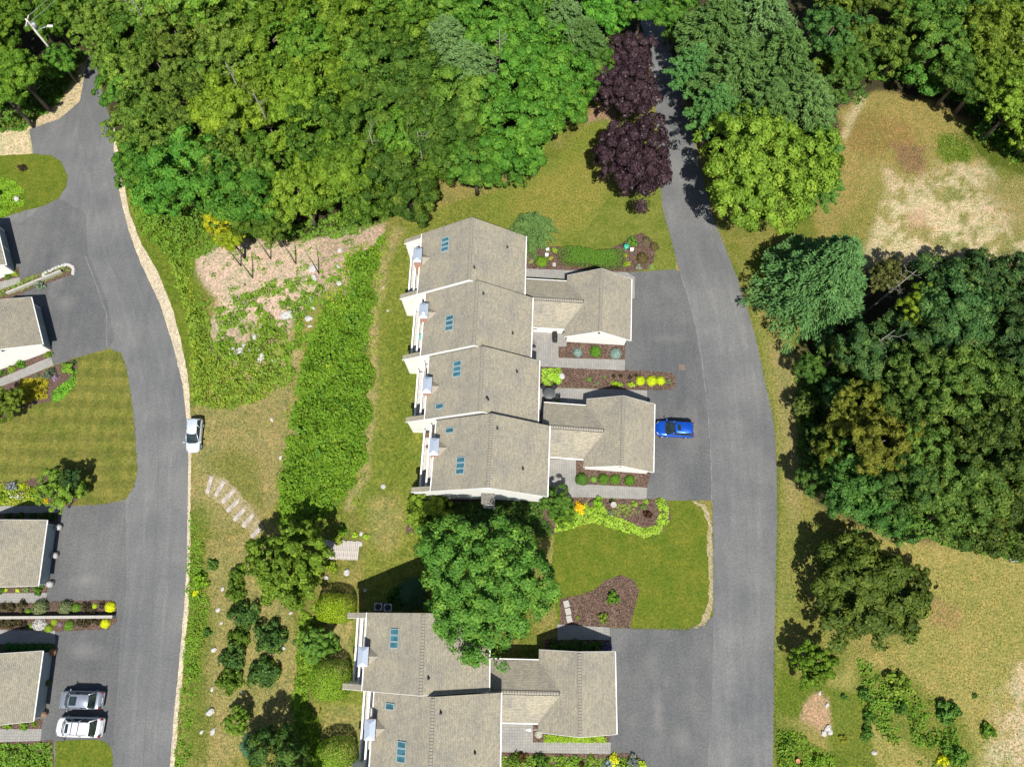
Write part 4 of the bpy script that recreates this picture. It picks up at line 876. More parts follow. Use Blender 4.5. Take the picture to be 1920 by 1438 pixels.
wood(WF, [(80, 70, 26)], [-60, 10, 75, 130, 180], lambda a, b: ((.060, .110, .014), 'dense green crown', 'oak%d' % rnd.randrange(5)), '', lambda a, b: rnd.uniform(8, 11), lambda a, b: rnd.uniform(3.4, 4.6), 68, where='upper left wood')
tree(175, 40, 11, 4., 'fine1', LITE, 'olive green tree overhanging the top of the left street'); tree(205, 105, 10, 3.4, 'fine0', LITE, 'olive tree right of the left street top'); tree(215, 165, 9, 3.0, 'oak0', GRN, 'green tree leaning over the street bend at upper left')
tree(112, 116, 6.5, 2.7, 'oak2', GRN, 'low green tree hiding the foot of the utility pole')
EF = [(1640, 640), (1690, 560), (1720, 505), (1760, 500), (1860, 505), (1990, 515), (1990, 985), (1880, 985), (1790, 980), (1700, 968), (1640, 945), (1570, 910), (1545, 850), (1560, 760), (1600, 700), (1590, 620)]
def ce(a, b):
    if b < 680: return (BLG, 'dark bluish green crown', 'oak%d' % rnd.randrange(5))
    if a < 1680 and 760 < b < 860: return ((.085, .085, .016), 'brownish olive crown', 'fine%d' % rnd.randrange(3))
    if b > 880 and a < 1750: return ((.042, .078, .022), 'deep green crown', 'oak%d' % rnd.randrange(5))
    return (OLI, 'olive green crown', 'oak%d' % rnd.randrange(5)) if rnd.random() < .7 else ((.055, .082, .022), 'green crown', 'fine%d' % rnd.randrange(3))
wood(EF, [(1725, 575, 50)], [530, 592, 654, 716, 778, 840, 902, 962], ce, '', lambda a, b: 8.5+min(max(sdist(EF, np.array([a]), np.array([b]))[0], 0), 90)/90*6.5*rnd.uniform(.85, 1.1), lambda a, b: rnd.uniform(3.8, 5.), 74, where='east grove')
tree(1728, 575, 15, 2.9, 'maple1', (.12, .15, .016), 'bright yellow-green crown among the dark trees of the east grove')
tree(1580, 660, 8, 2.2, 'oak1', (.075, .10, .03), 'small pale olive tree on the left flank of the east grove'); tree(1580, 745, 8, 2.6, 'oak2', (.035, .085, .035), 'small bluish green tree on the left flank of the east grove'); tree(1520, 690, 6, 1.9, 'oak0', (.04, .08, .02), 'low dark tree nearest the drive below the round pine')
tree(1508, 760, 5, 1.6, 'fine1', (.08, .10, .03), 'low olive bush-like tree beside the grass verge of the drive'); tree(1540, 830, 6, 2.2, 'fine2', (.04, .07, .02), 'dark low tree at the west edge of the east grove')
tree(1535, 905, 7, 2.4, 'oak4', (.042, .08, .022), 'low deep green tree at the southwest edge of the east grove')
NE_ = [(1545, -90), (2010, -90), (2010, 260), (1890, 245), (1850, 190), (1780, 150), (1700, 130), (1600, 120), (1545, 130)]
def cn(a, b):
    if a > 1830: return ((.10, .13, .02), 'yellowish green crown', 'fine%d' % rnd.randrange(3))
    return ((.062, .088, .018), 'dark olive crown', 'fine%d' % rnd.randrange(3)) if a < 1700 else ((.050, .100, .022), 'green crown', 'oak%d' % rnd.randrange(5))
wood(NE_, [], [-60, 5, 70, 130, 190, 240], cn, '', lambda a, b: 7+min(max(sdist(NE_, np.array([a]), np.array([b]))[0], 0), 90)/90*7*rnd.uniform(.85, 1.1), lambda a, b: rnd.uniform(3.8, 5.), 72, where='northeast wood')
for i, a in enumerate([(1345, 50, 16, 5.2, PIN2), (1425, 30, 17, 5.6, PIN), (1305, 120, 12, 3.8, (.055, .125, .05)), (1385, 125, 16, 5.2, PIN2), (1465, 110, 17, 5.6, PIN2), (1345, 195, 13, 3.8, (.055, .12, .045)), (1440, 195, 15, 4.6, PIN2), (1512, 190, 15, 4.8, (.075, .12, .05)), (1535, 275, 12, 4.2, (.06, .12, .035)), (1548, 345, 9, 3.0, (.06, .12, .03))]):
    tree(a[0], a[1], a[2], a[3], 'pine%d' % (i % 3), a[4], ['broad pine at the top edge right of the drive', 'tall pale pine at the top edge, farther right from the drive', 'pine reaching over the narrow top of the drive', 'large green pine opposite the upper purple tree', 'central tall pine of the group right of the drive',
        'low pine shading the drive opposite the lower purple tree', 'green pine directly above the yellow-green maple', 'greyish pine at the right end of the pine group', 'feathery pine right of the yellow-green maple', 'lowest feathery pine beside the dry clearing'][i], 'pine_tree', 'pines beside the drive', zf=.66)
tree(1265, 15, 10, 3.6, 'oak0', (.05, .11, .02), 'green tree shading the drive at the top edge'); tree(1560, 60, 13, 4.2, 'fine0', (.04, .09, .03), 'dark bluish tree between the pines and the northeast wood')
tree(1578, 168, 9, 3.2, 'fine0', (.05, .09, .025), 'dark bushy tree between the pine group and the dry clearing'); tree(1592, 112, 11, 3.4, 'oak2', (.045, .085, .02), 'deep green tree just left of the northeast wood')
tree(98, 42, 8, 3.3, 'oak3', (.06, .11, .014), 'green tree right of the utility pole top'); tree(1268, 60, 6, 1.9, 'oak4', (.045, .09, .02), 'low green tree at the narrow top of the drive')
tree(1205, 5, 11, 3.4, 'oak1', GRN, 'green tree left of the drive at the top edge'); tree(1110, 120, 10, 3.2, 'oak1', (.045, .09, .018), 'green tree directly left of the upper purple tree')
tree(1434, 316, 14, 9.0, 'bigmaple', (.112, .158, .024), 'large bright yellow-green maple beside the drive below the pines', 'maple_tree', Rz=8.5)
tree(1552, 508, 15, 7.7, 'spruce', (.060, .118, .055), 'round bluish green pine between the drive and the dry clearing', 'pine_tree', zf=.55, Rz=7.4)
tree(1183, 108, 9, 3.7, 'purple0', PUR, 'upper of the purple-leaved trees beside the drive, narrow top part', 'purple_maple'); tree(1176, 172, 9, 4.6, 'purple1', PUR, 'middle purple-leaved tree between the drive and the fresh green maple', 'purple_maple')
tree(1189, 302, 9.5, 5.9, 'purple1', PUR, 'large purple-leaved maple on the front lawn, lowest of the purple trees', 'purple_maple', Rz=6.8)
tree(908, 1096, 12.5, 8.1, 'bigmaple', (.062, .130, .028), 'big round green maple between the long row and the lower row', 'maple_tree', Rz=6.2)
tree(540, 1060, 7.5, 5.0, 'roundtree', (.088, .125, .018), 'green tree with upright shoots left of the wooden footbridge')
tree(802, 968, 4.6, 3.0, 'maple0', (.12, .155, .022), 'olive green small tree at the southwest corner of the long row')
tree(1000, 425, 5.0, 3.5, 'weep', (.065, .105, .045), 'weeping grey-green tree at the northeast corner of the long row', 'weeping_tree', zf=.5)
tree(1625, 1112, 7., 6.3, 'roundtree2', (.050, .066, .014), 'wide dark olive tree alone in the meadow at right', Rz=4.4)
tree(1705, 1098, 4.5, 2.6, 'oak2', (.056, .07, .018), 'thin side tree joined to the right of the lone olive tree'); tree(1527, 1246, 4.5, 2.6, 'roundtree', (.085, .13, .016), 'small bright green tree between the drive and the stone-edged bed')
tree(590, 1208, 3.2, 2.0, 'oak2', (.085, .15, .035), 'leafy green small tree between the two upper barrel shrubs')
tree(1040, 938, 4, 2.0, 'oak4', (.055, .105, .022), 'green small tree at the southeast corner of the long row'); tree(1055, 965, 2.5, 1.6, 'oak3', (.085, .14, .02), 'light green bush-like tree beside the orange flowers')
tree(112, 918, 3.2, 2.6, 'oak3', (.12, .17, .03), 'bright green small tree in the lower bed of the striped lawn'); tree(131, 900, 4.4, 1.5, 'maple1', (.018, .045, .020), 'very dark little tree added for the shade on the bright one by the striped lawn')  # second tree is added, its very dark colour stands for shade on the first
tree(12, 757, 4.5, 2.3, 'maple0', (.10, .12, .02), 'olive green round tree at the left edge of the striped lawn')
tree(522, 1420, 6.5, 3.3, 'oak0', (.035, .07, .02), 'dark shaded tree at the bottom edge left of the barrel shrubs'); tree(468, 1400, 4.5, 1.5, 'spruce', (.045, .095, .075), 'blue-green spruce at the bottom edge beside the dark tree', 'spruce_tree')
tree(545, 1470, 7, 3, 'oak1', (.04, .08, .02), 'green tree cut off by the bottom edge, left of the lower row'); tree(443, 1352, 2.9, 1.6, 'maple1', (.10, .15, .025), 'round green little tree near the big grey boulder')
tree(772, 1112, 3.2, 1.9, 'spruce', (.05, .10, .08), 'grey-blue shrub conifer in the shade above the lower row', 'spruce_tree')
for a, b, r, c, l in ((1665, 520, 2.6, (.075, .07, .03), 'thin reddish birch at the top left of the east grove'), (1635, 640, 2.4, (.05, .08, .03), 'slender tree with a pale trunk inside the east grove')):
    tree(a, b, 11, r, 'fine1', c, l)
def dead(px, py, Ht, label, sd, lean=0.):
    x, y, gz = G(px, py, Ht*.6); r = random.Random(sd); mb = MB(); 
    mb.tube([(0, 0, 0), (.1, lean*.3, Ht*.5), (.2, lean, Ht)], [.14, .10, .03], 6)
    t = empty('bare_tree', (x, y, gz), 0, label, 'tree', 'bare trees'); mb.build('trunk', DEADW, t)
    for i in range(11):
        z = Ht*r.uniform(.45, .95); a = r.uniform(0, 6.28); L = r.uniform(.7, 1.7)
        br = MB(); p = (.1, lean*z/Ht, z); q = (p[0]+math.cos(a)*L*.6, p[1]+math.sin(a)*L*.6, z+L*.25); e = (p[0]+math.cos(a+.3)*L, p[1]+math.sin(a+.3)*L, z+L*.6)
        br.tube([p, q, e], [.035, .025, .01], 5); br.tube([q, (q[0]+math.cos(a-.7)*L*.5, q[1]+math.sin(a-.7)*L*.5, q[2]+L*.35)], [.025, .01], 5)
        br.build('branch', DEADW, t)
for a in ((455, 185, 15.5, 'bare grey branches sticking out of the yellow-green tree'), (283, 60, 15.5, 'bare branches between the olive crowns at upper left'), (500, 230, 14.5, 'bare leaning trunk in the dark gap of the north wood'), (935, 120, 14, 'bare branches right of the pale pines'),
          (1905, 90, 14.5, 'bare branches at the right edge of the northeast wood'), (1670, 545, 12.5, 'pale bare birch branches at the top left of the east grove'), (1632, 650, 12, 'pale bare stem in the dark gap of the east grove'), (705, 300, 14, 'bare twigs above the dark green wood centre'), (790, 300, 13.5, 'bare twigs north of the long row')):
    dead(*a, int(a[0]))
# slim leafless trunks on the wood-chip clearing
for i, (a, b) in enumerate(((452, 499, ), (508, 486), (474, 521), (598, 513), (555, 495))):
    x, y, gz = G(a, b); mb = MB(); mb.tube([(0, 0, 0), (-.05, .1, 3), (-.3, .3, 5.5)], [.09, .07, .03], 6)
    t = empty('slim_trunk', (x, y, gz), 0, ['slim dark trunk under the small yellow-green tree', 'slim trunk at the dark wood edge of the clearing', 'shorter slim trunk in the middle of the chip clearing', 'slim trunk beside the pale rock strip', 'slim trunk left of the pale rock strip'][i], 'tree', 'slim trunks on the clearing'); mb.build('trunk', BARK, t)

# ------------------------------------------------------------------ ground vegetation (stuff)
scatter('bank_plants', [(722, 438), (705, 520), (696, 600), (692, 700), (688, 790), (678, 870), (655, 938), (612, 975), (560, 990), (530, 975), (525, 930), (540, 860), (552, 790), (556, 715), (575, 640), (610, 590), (650, 540), (668, 480)], 95, 1.25, .17, (.085, .138, .015), label='lush bright green plants covering the bank', cat='ground cover', warp=14, clump=2.1, gap=.14, seed=1)
scatter('bank_fringe', [(738, 432), (716, 520), (706, 600), (700, 700), (698, 790), (690, 880), (665, 950), (612, 990), (545, 990), (515, 960), (520, 880), (536, 800), (544, 715), (562, 640), (600, 580), (640, 530), (655, 470)], 45, .5, .13, (.13, .155, .025), label='sparser mixed weeds fringing the lush bank', cat='weeds', warp=9, clump=.9, gap=.47, seed=44)
scatter('tall_weeds', [(700, 520), (690, 700), (676, 870), (620, 970), (560, 985), (530, 930), (545, 840), (556, 715), (610, 590), (668, 490)], 26, 1.9, .19, (.06, .12, .02), label='taller dark clumps rising through the bank plants', cat='ground cover', warp=3, clump=1.3, gap=.52, seed=41)
scatter('tall_weeds', [(640, 470), (720, 440), (700, 560), (560, 960), (540, 860), (590, 640)], 30, 1.3, .15, (.20, .21, .03), label='yellowish shoots among the bank plants', cat='ground cover', warp=3, clump=1.0, gap=.56, seed=42)
scatter('verge_plants', [(222, 250), (250, 360), (285, 440), (330, 520), (352, 600), (364, 680), (368, 765), (430, 768), (500, 748), (552, 705), (548, 640), (500, 590), (440, 650), (400, 640), (392, 590), (352, 545), (365, 470), (300, 440), (262, 330)], 85, 1.0, .15, (.122, .158, .026), label='mixed tall weeds between the left street and the clearing', cat='ground cover', warp=6, clump=1.2, gap=.33, seed=2)
scatter('verge_plants', [(400, 560), (560, 520), (660, 470), (640, 580), (590, 700), (500, 720), (400, 660)], 75, .7, .15, (.10, .155, .02), label='patchy weeds around the white rocks', cat='ground cover', warp=6, clump=1.1, gap=.50, seed=3)
scatter('clearing_weeds', [(370, 470), (560, 450), (720, 425), (690, 520), (560, 600), (400, 630), (360, 540)], 55, .45, .13, (.10, .15, .025), label='scattered small weeds on the wood-chip clearing', cat='weeds', warp=6, clump=.8, gap=.62, seed=43)
scatter('verge_flowers', [(230, 290), (262, 430), (340, 470), (352, 600), (370, 760), (430, 768), (500, 748), (545, 705), (470, 660), (400, 660), (380, 590), (330, 460), (262, 350)], 34, .9, .13, (.17, .185, .025), label='yellowish weeds mixed through the roadside bank', cat='weeds', warp=5, gap=.35, seed=32)
scatter('verge_plants', [(216, 240), (228, 330), (262, 430), (330, 500), (420, 460), (330, 400), (270, 330), (235, 270)], 80, .9, .15, (.085, .135, .02), label='leafy weeds below the left end of the north wood', cat='ground cover', warp=3, gap=.15, seed=33)
scatter('edge_plants', [(215, 235), (330, 430), (480, 450), (640, 450), (760, 400), (800, 370), (700, 380), (560, 420), (430, 400), (330, 370), (270, 300)], 45, 1.3, .2, (.075, .125, .02), label='undergrowth along the edge of the north wood', cat='undergrowth', gap=.2, seed=4)
scatter('edge_plants', [(1500, 660), (1560, 640), (1600, 700), (1560, 800), (1560, 930), (1620, 985), (1700, 1010), (1860, 1040), (1990, 1060), (1990, 1000), (1800, 970), (1600, 900), (1500, 900), (1490, 760)], 45, 1.2, .2, (.055, .10, .022), label='undergrowth at the foot of the east grove', cat='undergrowth', gap=.25, seed=5)
scatter('edge_plants', [(1545, 150), (1600, 140), (1700, 160), (1800, 190), (1830, 240), (1900, 300), (1990, 340), (1990, 250), (1800, 120), (1560, 90)], 45, 1.3, .2, (.06, .115, .02), label='undergrowth at the foot of the northeast wood', cat='undergrowth', gap=.2, seed=6)
scatter('edge_plants', [(-60, 260), (40, 245), (110, 190), (150, 130), (170, 100), (130, 90), (60, 150), (-60, 200)], 40, 1.1, .2, (.06, .11, .02), label='undergrowth at the foot of the upper left corner wood', cat='undergrowth', gap=.25, seed=7)
scatter('screen_shrubs', [(560, 1135), (590, 1155), (604, 1190), (606, 1240), (584, 1280), (578, 1320), (596, 1350), (600, 1385), (592, 1440), (575, 1460), (556, 1390), (548, 1310), (556, 1230)], 150, 1.0, .17, (.12, .165, .022), label='continuous loose shrub screen left of the lower row', cat='shrubs', clump=1.3, gap=.15, seed=8)
scatter('verge_weeds', [(352, 960), (375, 1000), (395, 1110), (385, 1200), (370, 1330), (352, 1440), (330, 1440), (343, 1260), (352, 1150), (358, 1050)], 60, .3, .12, (.10, .165, .02), label='bright green weeds along the lower left street', cat='weeds', gap=.34, seed=9)
scatter('meadow_weeds', [(1600, 1235), (1680, 1250), (1800, 1330), (1840, 1438), (1760, 1470), (1640, 1370), (1610, 1310)], 55, .7, .15, (.085, .14, .02), label='patches of green weeds in the lower right meadow', cat='weeds', gap=.50, seed=10)
scatter('meadow_weeds', [(1455, 1370), (1500, 1370), (1570, 1420), (1560, 1470), (1450, 1500)], 70, .7, .14, (.10, .15, .02), label='green plants at the bottom edge right of the drive', cat='weeds', gap=.3, seed=11)
scatter('meadow_weeds', [(1752, 262), (1780, 250), (1812, 256), (1826, 285), (1812, 308), (1780, 306), (1758, 290)], 45, .2, .10, (.06, .10, .015), label='round green patch on the dry clearing', cat='weeds', gap=.3, seed=12)
scatter('dry_tufts', [(1560, 200), (1700, 180), (1830, 240), (1990, 330), (1990, 500), (1640, 500), (1560, 420)], 22, .16, .10, (.26, .21, .09), label='dry grass tufts on the sandy clearing', cat='dry grass', gap=.42, w=.3, tilt=1.3, seed=13)
scatter('dry_tufts', [(1470, 960), (1620, 1000), (1760, 1040), (1990, 1060), (1990, 1500), (1600, 1500), (1640, 1260), (1480, 1180)], 22, .16, .10, (.24, .20, .075), label='dry grass tufts of the lower right meadow', cat='dry grass', gap=.36, w=.3, tilt=1.3, seed=14)
scatter('dry_tufts', [(362, 770), (540, 720), (530, 930), (470, 1000), (560, 1150), (550, 1420), (360, 1440), (365, 1000)], 22, .14, .10, (.24, .20, .08), label='dry grass tufts around the timber steps', cat='dry grass', gap=.38, w=.3, tilt=1.3, seed=15)
scatter('low_groundcover', [(-60, 340), (-5, 332), (28, 340), (44, 358), (46, 385), (10, 405), (-60, 430)], 160, .25, .11, (.13, .20, .02), label='bright green ground cover circle on the upper left island', cat='ground cover', warp=1, seed=16)

for nm, pl, lb, sd in (('edge_grass', [(1262, 492), (1240, 385), (1238, 300), (1244, 300), (1247, 385), (1271, 492)], 'grass fringe on the west edge of the upper drive', 51), ('edge_grass', [(1372, 500), (1395, 560), (1418, 640), (1433, 712), (1450, 790), (1455, 860), (1456, 960), (1453, 1100), (1450, 1260), (1448, 1438), (1454, 1438), (1456, 1260), (1459, 1100), (1463, 960), (1461, 860), (1456, 790), (1440, 712), (1424, 640), (1401, 560), (1380, 500)], 'ragged grass fringe along the right edge of the drive', 52),
    ('edge_grass', [(1180, 1174), (1300, 1174), (1325, 1163), (1334, 1140), (1334, 980), (1340, 980), (1340, 1145), (1329, 1170), (1303, 1182), (1180, 1181)], 'grass fringe around the lower right lawn', 53), ('edge_grass', [(205, 657), (224, 664), (233, 685), (243, 740), (250, 810), (254, 880), (249, 910), (234, 932), (237, 940), (255, 913), (260, 880), (256, 808), (248, 738), (238, 682), (227, 658), (205, 651)], 'grass fringe along the striped lawn edge', 54)):
    scatter(nm, pl, 60, .10, .09, (.10, .12, .03), label=lb, cat='grass', warp=1., gap=.35, clump=.6, seed=sd, w=.35, tilt=1.2)
# garden beds -----------------------------------------------------------------
LIM = (.22, .27, .025); HOS = (.30, .34, .08)
scatter('hosta_border', [(1040, 1001), (1044, 975), (1075, 960), (1100, 940), (1125, 940), (1142, 965), (1175, 975), (1205, 990), (1228, 985), (1238, 960), (1228, 935), (1242, 932), (1254, 950), (1254, 978), (1235, 1001), (1205, 1008), (1160, 992), (1110, 980), (1078, 988)], 190, .4, .12, (.23, .29, .045), label='lime and white edged leafy border along the curved bed', cat='border plants', warp=1.5, clump=.8, seed=17)
scatter('garden_plants', [(1130, 945), (1180, 945), (1200, 960), (1165, 972), (1140, 965)], 70, .3, .1, (.16, .20, .04), label='loose pale plants inside the curved bed', cat='border plants', warp=1, gap=.35, seed=18)
scatter('patio_plants', [(1016, 692), (1050, 690), (1056, 708), (1048, 722), (1016, 724)], 170, .35, .12, (.20, .28, .04), label='lime green plants with pale edges beside the round table', cat='border plants', warp=1, seed=19)
scatter('strip_grasses', [(1020, 1378), (1136, 1381), (1136, 1391), (1020, 1391)], 260, .4, .14, (.22, .27, .03), label='row of arching yellow-green grasses below the lower garage', cat='ornamental grass', warp=0, el=1.6, w=.25, seed=20)
scatter('garden_plants', [(40, 712), (90, 706), (92, 745), (60, 752), (38, 762), (32, 735)], 190, .5, .13, (.36, .32, .02), m=PETAL, label='golden yellow flowers in the bed above the striped lawn', cat='flowers', warp=2, seed=21)
scatter('garden_plants', [(96, 738), (115, 722), (135, 705), (146, 690), (142, 720), (118, 750), (98, 756)], 170, .4, .12, (.10, .20, .025), label='green leafy edging of the bed above the striped lawn', cat='border plants', warp=1.5, seed=22)
scatter('garden_plants', [(-40, 905), (30, 905), (60, 915), (80, 925), (70, 945), (-40, 950)], 130, .5, .12, (.20, .22, .025), m=LEAF, label='mixed flower bed left of the bright green small tree', cat='border plants', warp=2, seed=23)
scatter('white_flowers', [(10, 915), (60, 915), (70, 940), (15, 946)], 26, .55, .09, (.75, .73, .66), m=PETAL, label='white blossoms dotting the lower flower bed', cat='flowers', warp=1, seed=24)
scatter('orange_flowers', [(0, 912), (62, 910), (66, 945), (0, 948)], 26, .5, .09, (.55, .24, .02), m=PETAL, label='orange blossoms in the lower flower bed', cat='flowers', warp=1, gap=.4, seed=25)
scatter('garden_plants', [(-40, 1395), (98, 1392), (104, 1500), (-40, 1500)], 130, .6, .14, (.10, .16, .025), label='dense mixed shrubs and flowers at the bottom left corner', cat='border plants', warp=2, gap=.25, clump=1.2, seed=26)
scatter('garden_plants', [(-40, 548), (0, 545), (50, 520), (95, 505), (128, 500), (134, 508), (95, 525), (30, 550), (-40, 580)], 80, .35, .1, (.13, .18, .04), label='low plants in the narrow stone-edged island', cat='border plants', warp=1, gap=.3, seed=27)
scatter('garden_plants', [(940, 1416), (1200, 1420), (1206, 1500), (940, 1500)], 100, .6, .14, (.12, .17, .03), label='mixed perennials in the bed at the bottom edge', cat='border plants', warp=2, gap=.3, clump=1., seed=28)
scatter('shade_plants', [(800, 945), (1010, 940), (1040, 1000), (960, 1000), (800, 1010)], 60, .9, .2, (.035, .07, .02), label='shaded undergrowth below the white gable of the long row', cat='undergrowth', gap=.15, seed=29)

BX = (.060, .115, .018)
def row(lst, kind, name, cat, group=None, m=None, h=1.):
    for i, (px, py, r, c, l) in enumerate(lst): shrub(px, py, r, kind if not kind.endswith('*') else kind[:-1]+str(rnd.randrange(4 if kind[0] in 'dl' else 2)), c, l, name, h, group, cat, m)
row([(1016, 489, .75, (.10, .17, .016), 'round bright green ball shrub left of the long hedge'), (1083, 660, .62, (.28, .42, .38), 'left of two pale blue-green ball shrubs under the white gable'), (1117, 658, .72, (.065, .14, .016), 'green ball shrub between the two pale blue ones'),
     (1155, 662, .72, (.28, .42, .38), 'right of two pale blue-green ball shrubs under the white gable'), (1091, 898, .72, (.055, .12, .025), 'leftmost green ball shrub below the middle garage'), (1113, 898, .42, (.16, .25, .06), 'small pale ball shrub, second from left below the middle garage'),
     (1132, 898, .66, (.07, .135, .018), 'middle green ball shrub below the middle garage'), (1154, 898, .60, (.075, .14, .018), 'fourth ball shrub from left below the middle garage'), (1181, 900, .62, (.07, .14, .018), 'rightmost green ball shrub below the middle garage')], 'dense*', 'ball_shrub', 'shrub', 'ball shrubs')
row([(1151, 705, .36, (.030, .018, .016), 'leftmost dark maroon tuft in the central bed'), (1163, 704, .36, (.030, .018, .016), 'second dark maroon tuft in the central bed'), (1181, 707, .36, (.030, .018, .016), 'third dark maroon tuft, nearest the yellow mounds'), (1192, 703, .30, (.030, .018, .016), 'small dark tuft behind the first yellow mound')], 'loose*', 'dark_tuft', 'plant')
row([(1201, 713, .62, (.42, .42, .02), 'left yellow mound in the central bed'), (1222, 713, .66, (.42, .42, .02), 'middle yellow mound in the central bed'), (1239, 713, .58, (.42, .42, .02), 'right yellow mound in the central bed')], 'dense*', 'yellow_mound', 'plant', 'yellow mounds')
row([(1254, 714, .45, (.20, .26, .12), 'pale green clump at the tip of the central bed'), (1152, 719, .55, LIM, 'lime clump below the maroon tufts'), (1162, 721, .45, LIM, 'second lime clump below the maroon tufts'), (1184, 721, .50, (.26, .30, .03), 'yellow-green clump left of the yellow mounds'),
     (1105, 710, .38, (.10, .20, .03), 'small green clump in the middle of the central bed'), (1121, 718, .34, (.20, .30, .12), 'small pale clump in the middle of the central bed'), (1134, 707, .22, (.12, .22, .04), 'tiny green plant in the central bed'),
     (1186, 452, .9, (.065, .14, .022), 'green shrub north of the small garden ornament'), (1172, 495, .45, LIM, 'lime clump right of the long hedge'), (1179, 493, .4, (.25, .24, .03), 'yellowish clump right of the long hedge'), (1198, 500, .5, (.30, .36, .24), 'pale variegated clump at the drive corner bed'), (1222, 499, .42, (.17, .24, .10), 'grey-green clump nearest the drive in the corner bed'),
     (1173, 479, .35, (.35, .28, .03), 'yellow flowers below the garden ornament'), (1041, 469, .5, (.20, .27, .03), 'lime shrub at the left end of the long hedge'), (1033, 484, .35, (.26, .24, .04), 'yellowish plant by the stepping stones'), (996, 490, .4, (.30, .36, .12), 'pale lime plant at the house corner by the hedge bed'),
     (1042, 525, .45, (.20, .26, .03), 'lime plant in the corner north of the link roof'), (1053, 527, .38, (.26, .28, .04), 'yellow plant in the corner north of the link roof'), (1046, 753, .35, (.14, .22, .08), 'small plant in the garage shadow by the patio'),
     (1087, 952, .85, (.62, .32, .015), 'bright orange flower clump in the curved bed'), (1108, 944, .5, (.22, .17, .13), 'greyish flower clump right of the orange flowers'), (1122, 942, .8, (.16, .26, .03), 'lime green clump above the curved border'),
     (1149, 937, .3, (.34, .33, .05), 'yellow plant above the birdbath'), (1145, 962, .5, (.22, .28, .16), 'grey-green clump below the birdbath'), (1211, 940, .4, (.20, .27, .04), 'lime plant near the maroon plant in the curved bed'), (1190, 945, .5, (.22, .28, .05), 'lime plant in the middle of the curved bed'), (1207, 950, .4, (.10, .18, .05), 'green plant above the maroon plant'),
     (1150, 1120, .9, (.070, .135, .018), 'upper green shrub in the kidney-shaped mulch bed'), (1131, 1158, .75, (.13, .16, .03), 'lower olive shrub in the kidney-shaped mulch bed'), (1083, 1157, .28, (.16, .18, .04), 'small plant near the flat stones of the mulch bed')], 'loose*', 'garden_plant', 'plant')
row([(1243, 470, .55, (.085, .055, .035), 'brown clump at the right of the corner bed'), (1227, 461, .6, (.09, .06, .04), 'upper brown shrub of the corner bed'), (1212, 450, .55, (.10, .075, .06), 'brownish shrub right of the green shrub'), (1205, 483, .8, (.085, .055, .035), 'large brown mounded shrub in the corner bed')][1:], 'dense*', 'brown_shrub', 'shrub')
shrub(1215, 964, .65, 'loose1', (.050, .014, .022), 'maroon leafy plant in the curved bed', 'maroon_plant', cat='plant')
row([(1142, 1435, .8, (.30, .42, .40), 'pale blue clump at the bottom edge by the drive'), (1188, 1428, .8, (.20, .25, .22), 'grey-green clump at the bottom corner of the lower drive'), (1151, 1425, .75, (.50, .42, .03), 'golden yellow clump at the bottom edge by the drive'), (1205, 1432, .5, (.36, .38, .04), 'lime clump at the tip of the bottom bed'),
     (1053, 1424, .5, (.16, .22, .03), 'lime clump at the bottom left patio corner'), (1080, 1424, .5, (.13, .2, .03), 'green clump in the bottom bed left of the golden one'), (1108, 1424, .6, (.15, .2, .03), 'grassy clump in the bottom bed'), (965, 1428, 1., (.08, .12, .02), 'tall green shrub at the bottom patio'), (1015, 1430, 1.1, (.06, .11, .02), 'green shrub casting a finger-like shadow on the patio'),
     (978, 1418, .7, (.07, .03, .02), 'dark red shrub beside the bottom patio'), (1090, 1432, .5, (.04, .02, .02), 'maroon clump in the bottom bed'),
     (28, 540, .5, (.14, .22, .04), 'green clump at the left end of the stone-edged island'), (73, 533, .85, (.22, .30, .20), 'grey-green round bush across the narrow island wall'), (92, 518, .4, (.40, .44, .36), 'pale variegated clump in the narrow island'), (110, 509, .35, (.30, .36, .24), 'second pale clump near the island tip'),
     (14, 517, .6, (.07, .13, .02), 'green shrub below the upper left garage gable'), (27, 513, .5, (.22, .25, .03), 'yellow-green shrub at the corner of the upper left garage'),
     (89, 664, .65, (.12, .16, .03), 'olive shrub at the right end of the angled white gable'), (37, 680, .85, (.075, .15, .02), 'green shrub against the angled white gable'), (20, 692, .6, (.16, .19, .03), 'yellow-green shrub against the angled white gable'), (3, 699, .6, (.05, .09, .02), 'dark shrub at the photo edge below the angled gable'),
     (90, 700, 1.0, (.13, .18, .12), 'grey-green grass clump above the striped lawn'), (125, 690, 1.1, (.12, .19, .03), 'leafy green shrub at the top corner of the striped lawn'), (136, 680, .5, (.05, .08, .05), 'small dark shrub nearest the angled driveway'), (103, 708, .55, (.42, .30, .42), 'pink flowering clump in the bed above the striped lawn'), (68, 706, .45, (.18, .26, .12), 'pale green mound above the golden flowers'),
     (20, 912, .9, (.26, .30, .32), 'silver-grey shrub in the lower flower bed'), (42, 912, .6, (.34, .32, .02), 'yellow bush in the lower flower bed'), (66, 915, .5, (.12, .18, .03), 'small lime shrub in the lower flower bed'), (84, 938, .5, (.60, .34, .02), 'orange-yellow flowers below the bright green small tree'), (2, 930, .9, (.14, .18, .03), 'green shrub at the left edge of the lower flower bed')], 'loose*', 'garden_plant', 'plant')
